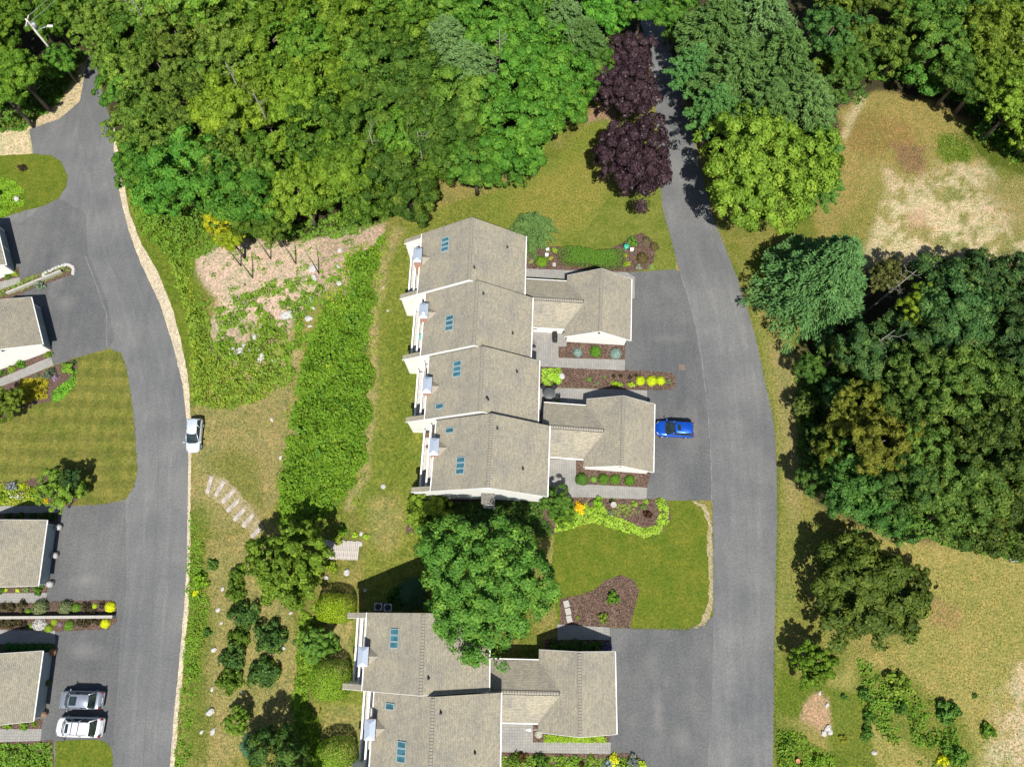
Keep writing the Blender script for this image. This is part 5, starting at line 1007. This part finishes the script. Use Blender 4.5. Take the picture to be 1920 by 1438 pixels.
row([(205, 1138, .62, (.55, .48, .02), 'golden clump at the right end of the upper half of the double bed'), (196, 1169, .55, (.55, .48, .02), 'golden clump at the right end of the lower half of the double bed'), (177, 1136, .3, (.36, .40, .03), 'small lime clump between dark shrubs in the double bed'), (73, 1139, .95, (.20, .25, .11), 'left pale grassy mound of the double bed'), (121, 1139, .85, (.20, .25, .11), 'right pale grassy mound of the double bed'),
     (72, 1171, .75, (.72, .70, .68), 'white flowering clump in the double bed'), (141, 1139, .55, (.11, .18, .03), 'green clump right of the pale mounds'), (52, 1146, .4, (.13, .22, .03), 'green clump left of the pale mounds'), (90, 1178, .5, (.22, .26, .03), 'lime clump below the wall in the double bed'), (101, 1166, .4, (.26, .28, .03), 'small yellow-green clump below the wall'), (111, 1170, .35, (.40, .25, .35), 'pink clump below the wall'), (128, 1172, .6, (.10, .16, .03), 'green clump right of the pink one'),
     (60, 1173, .4, (.16, .22, .03), 'green clump left of the white flowers')], 'dense*', 'bed_clump', 'plant')
row([(160, 1137, .75, (.045, .030, .028), 'dark shrub right of the green clump in the upper double bed'), (175, 1149, .5, (.045, .030, .028), 'dark shrub touching the wall in the upper double bed'), (190, 1134, .5, (.045, .032, .032), 'dark shrub left of the upper golden clump'), (38, 1136, .8, (.06, .042, .035), 'brownish shrub left in the upper double bed'), (18, 1139, .75, (.06, .042, .035), 'second brownish shrub left in the upper double bed'), (0, 1139, .7, (.06, .042, .035), 'brownish shrub at the photo edge of the upper double bed'),
     (152, 1167, .8, (.045, .030, .028), 'dark shrub below the wall, left of its neighbour'), (168, 1163, .7, (.045, .030, .028), 'dark shrub below the wall, middle'), (183, 1167, .5, (.05, .034, .03), 'dark shrub left of the lower golden clump'), (40, 1170, .7, (.045, .030, .03), 'dark shrub above the garage shadow'), (18, 1170, .8, (.06, .042, .035), 'brownish shrub left below the wall'), (0, 1170, .7, (.06, .042, .035), 'brownish shrub at the photo edge below the wall')], 'loose*', 'dark_shrub', 'shrub')
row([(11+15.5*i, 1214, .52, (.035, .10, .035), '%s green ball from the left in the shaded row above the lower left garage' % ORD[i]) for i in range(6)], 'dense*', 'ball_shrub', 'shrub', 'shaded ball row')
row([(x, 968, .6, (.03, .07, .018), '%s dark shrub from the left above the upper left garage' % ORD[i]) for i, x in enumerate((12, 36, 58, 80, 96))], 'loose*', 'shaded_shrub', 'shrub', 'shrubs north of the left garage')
row([(70, 1106, .75, (.06, .12, .02), 'green shrub at the corner below the upper left garage'), (32, 1107, .35, (.40, .42, .05), 'pale yellow plant below the upper left garage'), (10, 1106, .3, (.45, .42, .04), 'yellow plant left below the upper left garage'), (0, 1107, .5, (.06, .11, .02), 'green plant at the photo edge below the upper left garage'), (48, 1106, .45, (.14, .20, .09), 'pale clump in the bed below the upper left garage'),
     (12, 1359, .55, (.13, .20, .02), 'left lime shrub below the lower left garage'), (44, 1358, .7, (.12, .19, .02), 'larger lime shrub below the lower left garage'), (64, 1357, .4, (.14, .18, .03), 'small shrub at the corner below the lower left garage')], 'loose*', 'garden_plant', 'plant')
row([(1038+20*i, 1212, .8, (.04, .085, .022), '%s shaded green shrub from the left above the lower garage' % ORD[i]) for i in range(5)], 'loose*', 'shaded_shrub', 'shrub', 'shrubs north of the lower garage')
row([(1139, 1213, .6, (.16, .14, .30), 'purple-blue flower clump at the lower garage corner')], 'loose*', 'garden_plant', 'plant')
for px, py, r, l in ((444, 1078, 1.0, 'topmost dark green rhododendron of the west column'), (441, 1110, 1.05, 'second rhododendron from the top, yellowish below'), (456, 1150, 1.55, 'large dark rhododendron with a pointed shadow'), (446, 1194, 1.15, 'fourth rhododendron from the top of the column'), (437, 1233, 1.5, 'large dark rhododendron with a brown dead spot'), (431, 1276, 1.2, 'lowest rhododendron of the column, light green below'),
                     (505, 1195, 1.6, 'dark rhododendron right of the column, yellowish below'), (492, 1262, 1.5, 'dark rhododendron behind the lower right lime shrub')):
    shrub(px, py, r*1.2, 'rhodo%d' % rnd.randrange(4), (.040, .078, .026) if r > 1.3 else (.075, .112, .020), l, 'rhododendron', 1.3, 'rhododendrons', 'shrub')
shrub(617, 1212, 1.2, 'rhodo0', (.08, .14, .03), 'leafy green shrub just above the middle barrel shrub', 'wild_shrub', 1.3)
row([(512, 1207, 1.1, (.10, .14, .02), 'lime lower half of the upper right rhododendron pair'), (500, 1252, 1.15, (.09, .13, .018), 'olive shrub in front of the lower right rhododendron'), (396, 1060, .9, (.06, .11, .03), 'lone green shrub in the dry grass by the left street'), (388, 1186, .65, (.05, .10, .03), 'small lone dark shrub by the left street'), (377, 1026, .5, (.14, .18, .03), 'small yellowish shrub near the timber steps'), (375, 1085, 1.2, (.13, .20, .02), 'low bright green shrub by the left street'),
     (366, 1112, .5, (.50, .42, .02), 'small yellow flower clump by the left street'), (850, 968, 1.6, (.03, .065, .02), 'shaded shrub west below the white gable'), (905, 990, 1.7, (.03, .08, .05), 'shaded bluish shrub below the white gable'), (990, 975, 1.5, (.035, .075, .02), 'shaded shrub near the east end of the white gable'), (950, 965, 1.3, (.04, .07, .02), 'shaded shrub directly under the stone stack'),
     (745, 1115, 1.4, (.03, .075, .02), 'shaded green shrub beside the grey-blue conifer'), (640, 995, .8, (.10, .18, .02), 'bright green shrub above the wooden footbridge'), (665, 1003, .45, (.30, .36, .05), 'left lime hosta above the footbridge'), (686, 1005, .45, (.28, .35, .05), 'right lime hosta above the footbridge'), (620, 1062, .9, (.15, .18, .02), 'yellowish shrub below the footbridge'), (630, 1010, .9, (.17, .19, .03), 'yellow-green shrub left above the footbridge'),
     (1855, 1370, 1.0, (.08, .14, .02), 'weedy green shrub low in the right meadow'), (1625, 1300, 1.0, (.055, .11, .025), 'upper dark shrub left in the right meadow'), (1632, 1345, .9, (.055, .11, .025), 'middle dark shrub left in the right meadow'), (1628, 1375, .9, (.055, .11, .025), 'lower dark shrub left in the right meadow'), (1690, 1330, 1., (.05, .10, .025), 'dark shrub in the weedy patch of the right meadow'), (1690, 1282, 1.7, (.13, .16, .03), 'yellow-green shrub at the top of the weedy patch'),
     (1780, 1335, 1.6, (.06, .12, .03), 'green shrub right in the weedy patch'), (1795, 1415, 1.5, (.07, .13, .025), 'green shrub at the bottom of the right meadow'), (1772, 1427, .8, (.45, .38, .02), 'yellow flowering clump at the bottom of the right meadow'), (1583, 1305, .45, (.05, .10, .03), 'small dark plant right of the stone-edged bed'), (1583, 1385, .6, (.20, .17, .03), 'yellow-orange plant right of the stone-edged bed'), (1830, 1305, .4, (.05, .10, .03), 'small dark plant at the meadow edge near the sandy patch'),
     (1535, 1428, .9, (.10, .16, .02), 'green shrub beside the small pot at the bottom'), (1480, 1400, 1.1, (.10, .15, .025), 'leafy shrub at the bottom edge right of the drive'), (1850, 240, 1.8, (.06, .12, .03), 'green shrub at the right side of the dry clearing'), (1895, 265, 1.7, (.07, .13, .02), 'bright green shrub at the right edge of the dry clearing')], 'loose*', 'wild_shrub', 'shrub')
shrub(40, 313, .75, 'loose2', (.035, .02, .022), 'small purple shrub on the upper left island', 'purple_shrub')
for px, py, rx, ry, h, l in ((627, 1140, 2.15, 1.55, 2.7, 'topmost clipped barrel-shaped shrub, wide'), (618, 1276, 2.1, 2.0, 2.7, 'middle clipped barrel-shaped shrub touching the fin wall'), (628, 1424, 2.1, 2.0, 2.7, 'lowest clipped barrel-shaped shrub at the bottom edge')):
    x, y, gz = G(px, py, h*.6)
    tag(inst(MESH['clip'], 'clipped_shrub', LEAF, None, (x, y, gz), rnd.uniform(-.2, .2), (rx, ry, h*1.15), (.21, .25, .016) if py < 1200 else (.15, .215, .026)), l, 'shrub', 'clipped barrel shrubs')
# long clipped hedge
cl = [G(1060, 484)[:2], G(1085, 486)[:2], G(1110, 490)[:2], G(1135, 491)[:2], G(1156, 491)[:2]]
C, N = [], []
for i in range(11000):
    t = NR.random()*(len(cl)-1); k = int(min(t, len(cl)-2)); f = t-k; p = np.array(cl[k])*(1-f)+np.array(cl[k+1])*f
    a = NR.random()*6.283; ca_, sa_ = math.cos(a), math.sin(a); q = (abs(ca_)**5+abs(sa_)**5)**(-.2)
    w = 1.15+.12*math.sin(t*2.2); up_ = NR.random() < .62
    rr = NR.random()**.5 if up_ else 1.
    C.append((p[0]+ca_*q*w*rr, p[1]+sa_*q*w*rr*.92, 1.15+NR.normal()*.03 if up_ else NR.random()*1.15)); N.append((0, 0, 1) if up_ else (ca_, sa_, .2))
me = leaves('hedge', np.array(C), unit(np.array(N))+.55*rdir(len(C)), .055*NR.uniform(.7, 1.3, len(C)), .45+NR.normal(size=len(C))*.2, 1., .6)
tag(inst(me, 'hedge', LEAF, None, color=(.060, .115, .018)), 'long dark green clipped hedge north of the northern garage', 'hedge')

# ------------------------------------------------------------------ small things
# footbridge of planks
x, y, gz = G(640, 1031.5); t = empty('footbridge', (x, y, gz+.12), R_(-2), 'small weathered plank footbridge right of the green tree with upright shoots', 'footbridge')
MB().box(-1.95, 1.95, -.85, -.73, -.14, 0).build('beam', PLANK, t); MB().box(-1.95, 1.95, .73, .85, -.14, 0).build('beam', PLANK, t)
pm_ = [MB().box(-.095, .095, -1.0-rnd.uniform(0, .08), 1.0+rnd.uniform(0, .08), 0, .035+rnd.uniform(0, .012)).mesh('plank') for _ in range(4)]
for i in range(19): inst(pm_[i % 4], 'plank', PLANK, t, (-1.9+i*.211, rnd.uniform(-.04, .04), .003), R_(rnd.uniform(-.7, .7)))
# timber steps climbing the bank
x0, y0, z0 = G(395, 910); t = empty('garden_steps', (x0, y0, z0), 0, 'flight of seven timber-edged steps on the dry bank right of the left street', 'steps')
for a, b in (((397, 893), (389, 925)), ((421, 902), (404, 930)), ((440, 918), (417, 943)), ((451, 935), (426, 959)), ((462, 950), (439, 976)), ((476, 963), (456, 988)), ((489, 990), (472, 1007))):
    p, q = G(*a), G(*b); d = Vector((p[0]-q[0], p[1]-q[1], 0)); L = d.length; mid = ((p[0]+q[0])/2-x0, (p[1]+q[1])/2-y0, (p[2]+q[2])/2-z0)
    MB().box(-L/2, L/2, -.23, .23, -.05, .10).build('step', TIMBER, t, mid, math.atan2(d.y, d.x), .01)
# narrow wall of the double bed, island wall and stones
p, q = G(-60, 1158), G(218, 1156); L = p[0]-q[0]
t = empty('garden_wall', (q[0], q[1], q[2]+.05), math.atan2(p[1]-q[1], p[0]-q[0])+math.pi, 'low pale garden wall dividing the double flower bed', 'wall')
n = 9; me_ = MB().box(-.0, abs(L)/n-.02, -.15, .15, -.05, .75).mesh('coping_block')
for i in range(n): inst(me_, 'coping_block', CONC, t, (-abs(L)*(i+1)/n, 0, 0))
p, q = G(16, 552), G(118, 510); d = math.atan2(p[1]-q[1], p[0]-q[0]); L = math.hypot(p[0]-q[0], p[1]-q[1])
t = empty('garden_wall', (q[0], q[1], q[2]+.05), d+math.pi, 'short pale wall along the narrow stone-edged island', 'wall'); me_ = MB().box(0, L/6-.02, -.12, .12, 0, .45).mesh('coping_block')
for i in range(6): inst(me_, 'coping_block', CONC, t, (-L*(i+1)/6, 0, 0))
def rock_mesh(s):
    bm = bmesh.new(); bmesh.ops.create_icosphere(bm, subdivisions=2, radius=1); r = random.Random(s)
    off = [r.uniform(.75, 1.25) for _ in bm.verts]
    for v, k in zip(bm.verts, off): v.co *= k*.9+.1; v.co.z *= .62
    me = bpy.data.meshes.new('rock'); bm.to_mesh(me); bm.free(); return me
ROCKS = [rock_mesh(s) for s in range(5)]
WROCK = speck('pale_rock', [(.3, (.22, .21, .20)), (.5, (.40, .39, .37)), (.68, (.58, .57, .55))], 4., .9, .05)
def rock(px, py, r, label, name='rock', m=None, sy=.75, group='rocks'):
    x, y, gz = G(px, py); me = ROCKS[rnd.randrange(5)]
    o = bpy.data.objects.new(name, me); 
    if not me.materials: me.materials.append(WROCK)
    o.location = (x, y, gz+r*.15); o.rotation_euler = (0, 0, rnd.uniform(0, 6.28)); r *= .92; o.scale = (r, r*rnd.uniform(.6, .9), r*rnd.uniform(.6, .9)); link(o); tag(o, label, 'rock', group)
RL = [(538, 592, .95, 'large white boulder on the bank among weeds'), (588, 457+48, .7, 'upper pale rock at the head of the rock strip'), (590, 522, .6, 'pale rock just below the head of the rock strip'), (584, 560, .45, 'pale rock in the middle of the rock strip'), (586, 578, .35, 'small rock in the lower rock strip'), (579, 598, .5, 'pale rock at the lower end of the rock strip'), (581, 612, .3, 'smallest rock ending the rock strip'),
      (637, 470, .4, 'pale rock at the top of the right rock line'), (634, 500, .35, 'rock in the right rock line'), (636, 531, .5, 'pale rock at the foot of the right rock line'), (448, 660, .7, 'biggest white stone of the left rock heap'), (437, 655, .35, 'left small stone of the rock heap'), (459, 650, .45, 'upper stone of the rock heap'), (470, 655, .35, 'right stone of the rock heap'), (434, 663, .3, 'lowest left stone of the rock heap'),
      (486, 655, .5, 'upper stone of the right rock heap'), (493, 668, .55, 'lower stone of the right rock heap'), (510, 650, .35, 'lone white stone right of the rock heaps'), (487, 676, .4, 'bottom stone of the right rock heap'), (478, 633, .45, 'pale stone above the rock heaps'), (537, 563, .35, 'white stone above the large boulder'), (467, 571, .35, 'white stone at the right tip of the chip clearing'), (513, 676, .35, 'pale stone below the lone white stone'),
      (395, 1334, .55, 'big grey boulder in the dry grass by the street'), (400, 1371, .4, 'grey boulder below the big one'), (401, 1218, .35, 'pale stone left of the rhododendrons'), (409, 1143, .32, 'pale stone left of the large rhododendron'), (418, 1104, .28, 'small stone left of the second rhododendron'), (398, 1292, .3, 'grey stone above the big boulder'), (378, 1372, .25, 'small stone left of the lower boulder'), (532, 1215, .28, 'white stone right of the rhododendrons'), (545, 1149, .25, 'stone below the green tree with upright shoots'), (552, 1335, .4, 'white stone beside the shrub screen'), (455, 1297, .2, 'tiny stone below the rhododendron column'), (415, 1168, .2, 'tiny stone in the dry grass left'),
      (651, 1073, .45, 'flat star-shaped pale stone below the footbridge'), (612, 1083, .3, 'small flat stone beside the green tree'), (677, 1001, .3, 'white stone between the two hostas'), (676, 1020, .3, 'white stone at the corner of the footbridge'), (685, 1107, .25, 'small stone at the edge of the gable shadow'),
      (510, 787, .3, 'white stone on the dry grass above the steps'), (527, 858, .3, 'stone at the left edge of the lush bank'), (719, 540, .18, 'small white stone on the back lawn'), (727, 583, .18, 'small stone on the back lawn left of the fins'),
      (230, 268, .6, 'upper white boulder beside the left street bend'), (233, 281, .45, 'lower white boulder beside the left street bend'), (1537, 1299, .22, 'white stone above the stone-edged bed'), (1550, 1321, .3, 'upper white stones right of the stone-edged bed'), (1551, 1364, .4, 'lower white stone heap right of the stone-edged bed'), (1545, 1374, .35, 'lowest white stone of the stone-edged bed'), (1639, 1411, .3, 'lone white block in the lower meadow'), (1556, 1372, .3, 'white stone at the corner of the stone-edged bed'),
      (32, 374, .5, 'pale rock on the green circle of the upper left island'), (1053, 706, .45, 'grey-blue flat rock beside the patio plants')]
for a in RL: rock(*a)
t = [G(*p) for p in smooth([(82, 517), (100, 505), (122, 497), (134, 499), (138, 508), (130, 518)], 4)[:-5]]
x, y, gz = t[8]; e = empty('stone_edging', (x, y, gz+.05), 0, 'white cobbles edging the tip of the narrow island', 'edging')
for i, p in enumerate(t): inst(ROCKS[i % 5], 'stone', WROCK, e, (p[0]-x, p[1]-y, p[2]-gz), i, (.24, .2, .2))
for a, l in (((1062, 1132), 'upper flat pale stepping slab beside the big maple'), ((1065, 1146), 'middle flat pale stepping slab beside the big maple'), ((1067, 1160), 'lower flat pale stepping slab beside the big maple')):
    px_obj('stepping_slab', a[0], a[1], CONC, MB().box(-.3, .3, -.35, .35, 0, .1), l, 'paving slab', R_(15), .048, 'stepping slabs', .02)
for a, l in (((1026, 470), 'white box lamp nearest the weeping tree'), ((1025, 480), 'second white box lamp by the hedge bed'), ((1184, 470), 'small white box beside the green ornament')):
    px_obj('garden_box', a[0], a[1], TRIM, MB().box(-.18, .18, -.13, .13, 0, .35).box(-.21, .21, -.16, .16, .35, .39), l, 'garden box', 0, .048)
px_obj('stepping_slab', 1039, 497, CONC, MB().box(-.2, .2, -.25, .25, 0, .06), 'small square slab in the hedge bed', 'paving slab', 0, .048)
px_obj('garden_ornament', 1173, 466.5, flat('teal_glaze', (.05, .36, .24), .3), MB().lathe([(.22, 0), (.16, .1), (.1, .3), (.12, .5), (.33, .62), (.36, .68), (.1, .66)], 16), 'teal green birdbath bowl in the corner bed', 'birdbath', 0, .048)
px_obj('birdbath', 1148.5, 948, CONC, MB().lathe([(.2, 0), (.1, .1), (.07, .6), (.1, .72), (.30, .80), (.34, .86), (.27, .84), (.08, .78)], 20), 'pale stone birdbath in the curved bed', 'birdbath', 0, .048)
px_obj('birdbath', 1, 368, CONC, MB().lathe([(.26, 0), (.12, .1), (.1, .6), (.38, .8), (.42, .88), (.3, .86), (.1, .78)], 20), 'white birdbath on the green circle at the left edge', 'birdbath', 0, .04)
px_obj('flower_pot', 1494, 1425, flat('terracotta', (.50, .22, .12), .8), MB().lathe([(.14, 0), (.2, .3), (.22, .34), (.17, .34), (.15, .28)], 14), 'terracotta pot among plants at the bottom right of the drive', 'pot', 0, 0)
# barbecue
x, y, gz = G(1040, 637); t = empty('barbecue', (x, y, gz+.056), R_(90), 'black covered barbecue grill on the patio by the link wall', 'barbecue')
MB().prismx([(-.3, .75), (-.26, 1.0), (-.1, 1.15), (.1, 1.15), (.26, 1.0), (.3, .75)], -.42, .42).build('lid', BLACK, t, bevel=.04); MB().box(-.40, .40, -.27, .27, .1, .75).build('cabinet', BLACK, t, bevel=.02)
MB().box(-.72, -.43, -.25, .25, .78, .83).build('side_shelf', BLACK, t, bevel=.02); MB().box(.43, .72, -.25, .25, .78, .83).build('side_shelf', BLACK, t, bevel=.02); MB().tube([(-.3, -.33, .92), (.3, -.33, .92)], [.02, .02], 6).build('handle', STEEL, t)
# round table and chairs
x, y, gz = G(1029, 741); t = empty('patio_table', (x, y, gz+.056), 0, 'round dark metal patio table at the house corner', 'table')
MB().lathe([(.70, .70), (.72, .72), (.70, .74), (.03, .745)], 24).build('table_top', flat('dark_table', (.07, .075, .08), .5), t)
for k in range(4): a = R_(45+90*k); MB().tube([(math.cos(a)*.25, math.sin(a)*.25, .70), (math.cos(a)*.5, math.sin(a)*.5, 0)], [.02, .02], 6).build('leg', BLACK, t)
for k, (dx, dy, l) in enumerate(((-.62, .72, 'dark patio chair upper left of the round table'), (.62, .78, 'dark patio chair upper right of the round table'), (.98, -.30, 'dark patio chair right of the round table'), (-.45, -.95, 'dark patio chair below the round table'))):
    a = math.atan2(dy, dx); c = empty('patio_chair', (x+dx*1.05, y+dy*1.05, gz+.056), a-math.pi/2, l, 'chair', 'patio chairs')
    MB().box(-.24, .24, -.24, .22, .40, .44).build('seat', BLACK, c, bevel=.02); MB().box(-.23, .23, .20, .25, .44, .88).build('backrest', BLACK, c, bevel=.02)
    for sx_ in (-.21, .21):
        for sy_ in (-.2, .2): MB().tube([(sx_, sy_, .40), (sx_*1.1, sy_*1.1, 0)], [.016, .016], 5).build('leg', BLACK, c)
        MB().tube([(sx_*1.1, .22, .62), (sx_*1.1, -.2, .62)], [.018, .018], 5).build('armrest', BLACK, c)
px_obj('patio_stand', 1001, 650, BLACK, MB().tube([(0, 0, 0), (0, 0, 1.3)], [.02, .02]).tube([(-.3, 0, 1.1), (.3, 0, 1.2)], [.02, .02]).lathe([(.25, 0), (.25, .04), (.03, .05)], 12), 'black garden stand beside the house wall near the barbecue', 'stand', 0, .056)
# air conditioners
for a, l in (((709, 1137), 'left grey air conditioner behind the lower row'), ((727, 1138.5), 'right grey air conditioner behind the lower row')):
    x, y, gz = G(a[0], a[1], .8); t = empty('air_conditioner', (x, y, gz), 0, l, 'air conditioner', 'air conditioners')
    MB().box(-.45, .45, -.4, .4, 0, .8).build('casing', STEEL, t, bevel=.02); MB().lathe([(.3, .8), (.32, .83), (.05, .84)], 16).build('fan_grille', BLACK, t)
px_obj('garden_bench', 810, 1139, flat('green_grey_paint', (.15, .22, .21), .6), MB().box(-.9, .9, -.2, .2, .42, .46).box(-.9, .9, .2, .24, .46, .9).box(-.85, -.78, -.18, .18, 0, .42).box(.78, .85, -.18, .18, 0, .42), 'grey-green bench in the shade above the lower row', 'bench')
# flag arm and hydrangea pot by lower garage
px_obj('ornament_pole', 1000, 1364, TRIM, MB().tube([(.7, .1, 1.6), (-.3, 0, 1.5)], [.02, .015]).add([(-.9, 0, 1.45), (-.3, -.12, 1.5), (-.3, .15, 1.5), (-.9, 0, 1.5), (-.3, -.12, 1.55), (-.3, .15, 1.55)], [(0, 1, 2), (3, 5, 4), (0, 3, 4, 1), (1, 4, 5, 2), (2, 5, 3, 0)]).tube([(.7, .1, 0), (.7, .1, 1.6)], [.02, .02]), 'white ornament arm pointing over the lower patio', 'ornament')
shrub(1010, 1376, .42, 'dense1', (.62, .62, .50), 'white flowering ball plant at the lower garage corner', 'white_flower_ball', cat='plant', m=PETAL)
# flower pots by the left garage doors
for a, c, l in (((108, 988), (.72, .70, .68), 'white flower pot at the upper corner of the upper left garage'), ((101, 1041), (.72, .70, .68), 'white flower pot between the two grey garage doors'), ((92, 1095), (.72, .70, .68), 'white flower pot at the lower corner of the upper left garage'),
                ((97, 1223), (.55, .30, .16), 'orange flower pot at the upper corner of the lower left garage'), ((87, 1280), (.12, .18, .03), 'small green potted plant between the doors of the lower left garage'), ((80, 1339), (.45, .30, .2), 'pinkish flower pot at the lower corner of the lower left garage')):
    x, y, gz = G(a[0], a[1], .5); t = empty('flower_pot', (x, y, gz+.035), 0, l, 'flower pot', 'flower pots')
    MB().lathe([(.14, 0), (.2, .28), (.22, .32), (.17, .32), (.16, .26)], 12).build('pot', CONC, t); inst(MESH['dense%d' % rnd.randrange(4)], 'flowers', PETAL, t, (0, 0, .28), 0, (.42, .36, .36), c)
# deck furniture
def deckthing(u, px, py, z, name, mb, m, label, cat):
    lx, ly = loc(u, px, py, z=z+.3); c, s = math.cos(u.yaw), math.sin(u.yaw)
    o = mb.build(name, m, None, (u.x+c*lx+s*ly, u.y-s*lx+c*ly, z), -u.yaw); return tag(o, label, cat)
ch = lambda: MB().box(-.28, .28, -.28, .28, .36, .42).box(-.28, -.22, -.28, .28, .42, .9).box(-.26, -.2, -.26, -.2, 0, .36).box(.2, .26, -.26, -.2, 0, .36).box(-.26, -.2, .2, .26, 0, .36).box(.2, .26, .2, .26, 0, .36)
deckthing(uA, 773.5, 478, -.35, 'deck_chair', ch(), flat('orange_fabric', (.55, .20, .04), .8), 'orange deck chair on the northernmost lower deck', 'chair')
deckthing(uD, 801, 816, -.35, 'deck_chair', ch(), flat('brown_wicker', (.12, .07, .05), .8), 'dark brown chair on the southernmost lower deck of the long row', 'chair')
deckthing(uD, 800.5, 838, -.35, 'deck_pot', MB().lathe([(.1, 0), (.15, .3), (.1, .3)], 10), flat('brown_clay', (.16, .06, .04), .8), 'small brown pot on the southernmost deck of the long row', 'pot')
deckthing(uB, 789.5, 632, 2.45, 'balcony_chair', ch(), flat('aqua_fabric', (.12, .42, .40), .8), 'aqua chair on the second balcony from the north', 'chair')
# utility pole, upper left
zt = 6.8; x, y = P(48, 36, zt); t = empty('utility_pole', (x, y, -3.2), 0, 'pale wooden utility pole with a lamp arm rising from the upper left wood', 'utility pole')
MB().tube([(0, 0, 0), (0, 0, 10.)], [.19, .12], 10).build('pole', POLEW, t); MB().tube([(0, -.05, 7.8), (.9, .25, 8.2), (1.7, .45, 8.3)], [.04, .035, .03], 6).build('lamp_arm', METAL, t)
MB().box(1.6, 2.35, .38, .66, 8.2, 8.36).build('lamp_head', TRIM, t, bevel=.04); MB().lathe([(.02, 0), (.26, .03), (.28, .75), (.2, .85), (.02, .88)], 14).build('transformer', STEEL, t, (.42, .1, 8.4)); MB().box(-.06, .06, -.9, .9, 9.6, 9.72).build('crossarm', POLEW, t)
for k, dy in enumerate((-.8, .8)):
    pts = []
    a = Vector((x, y+dy, 6.5)); b = Vector((x+16, y+26+dy, 8.))
    for i in range(13):
        f = i/12; p = a.lerp(b, f); p.z -= 2.*4*f*(1-f)*.5; pts.append(p)
    tag(MB().tube(pts, [.02]*13, 4).build('overhead_wire', STEEL), ['left of the two overhead wires leaving the utility pole', 'right of the two overhead wires leaving the utility pole'][k], 'wire')
for a, l in (((1699, 1012), 'left rusty metal bracket at the foot of the east grove'), ((1892, 1052), 'right rusty metal bracket at the foot of the east grove')):
    px_obj('metal_bracket', a[0], a[1], STEEL, MB().box(-.03, .03, -.02, .5, 0, .3).box(-.03, .8, -.05, .02, 0, .3), l, 'bracket')
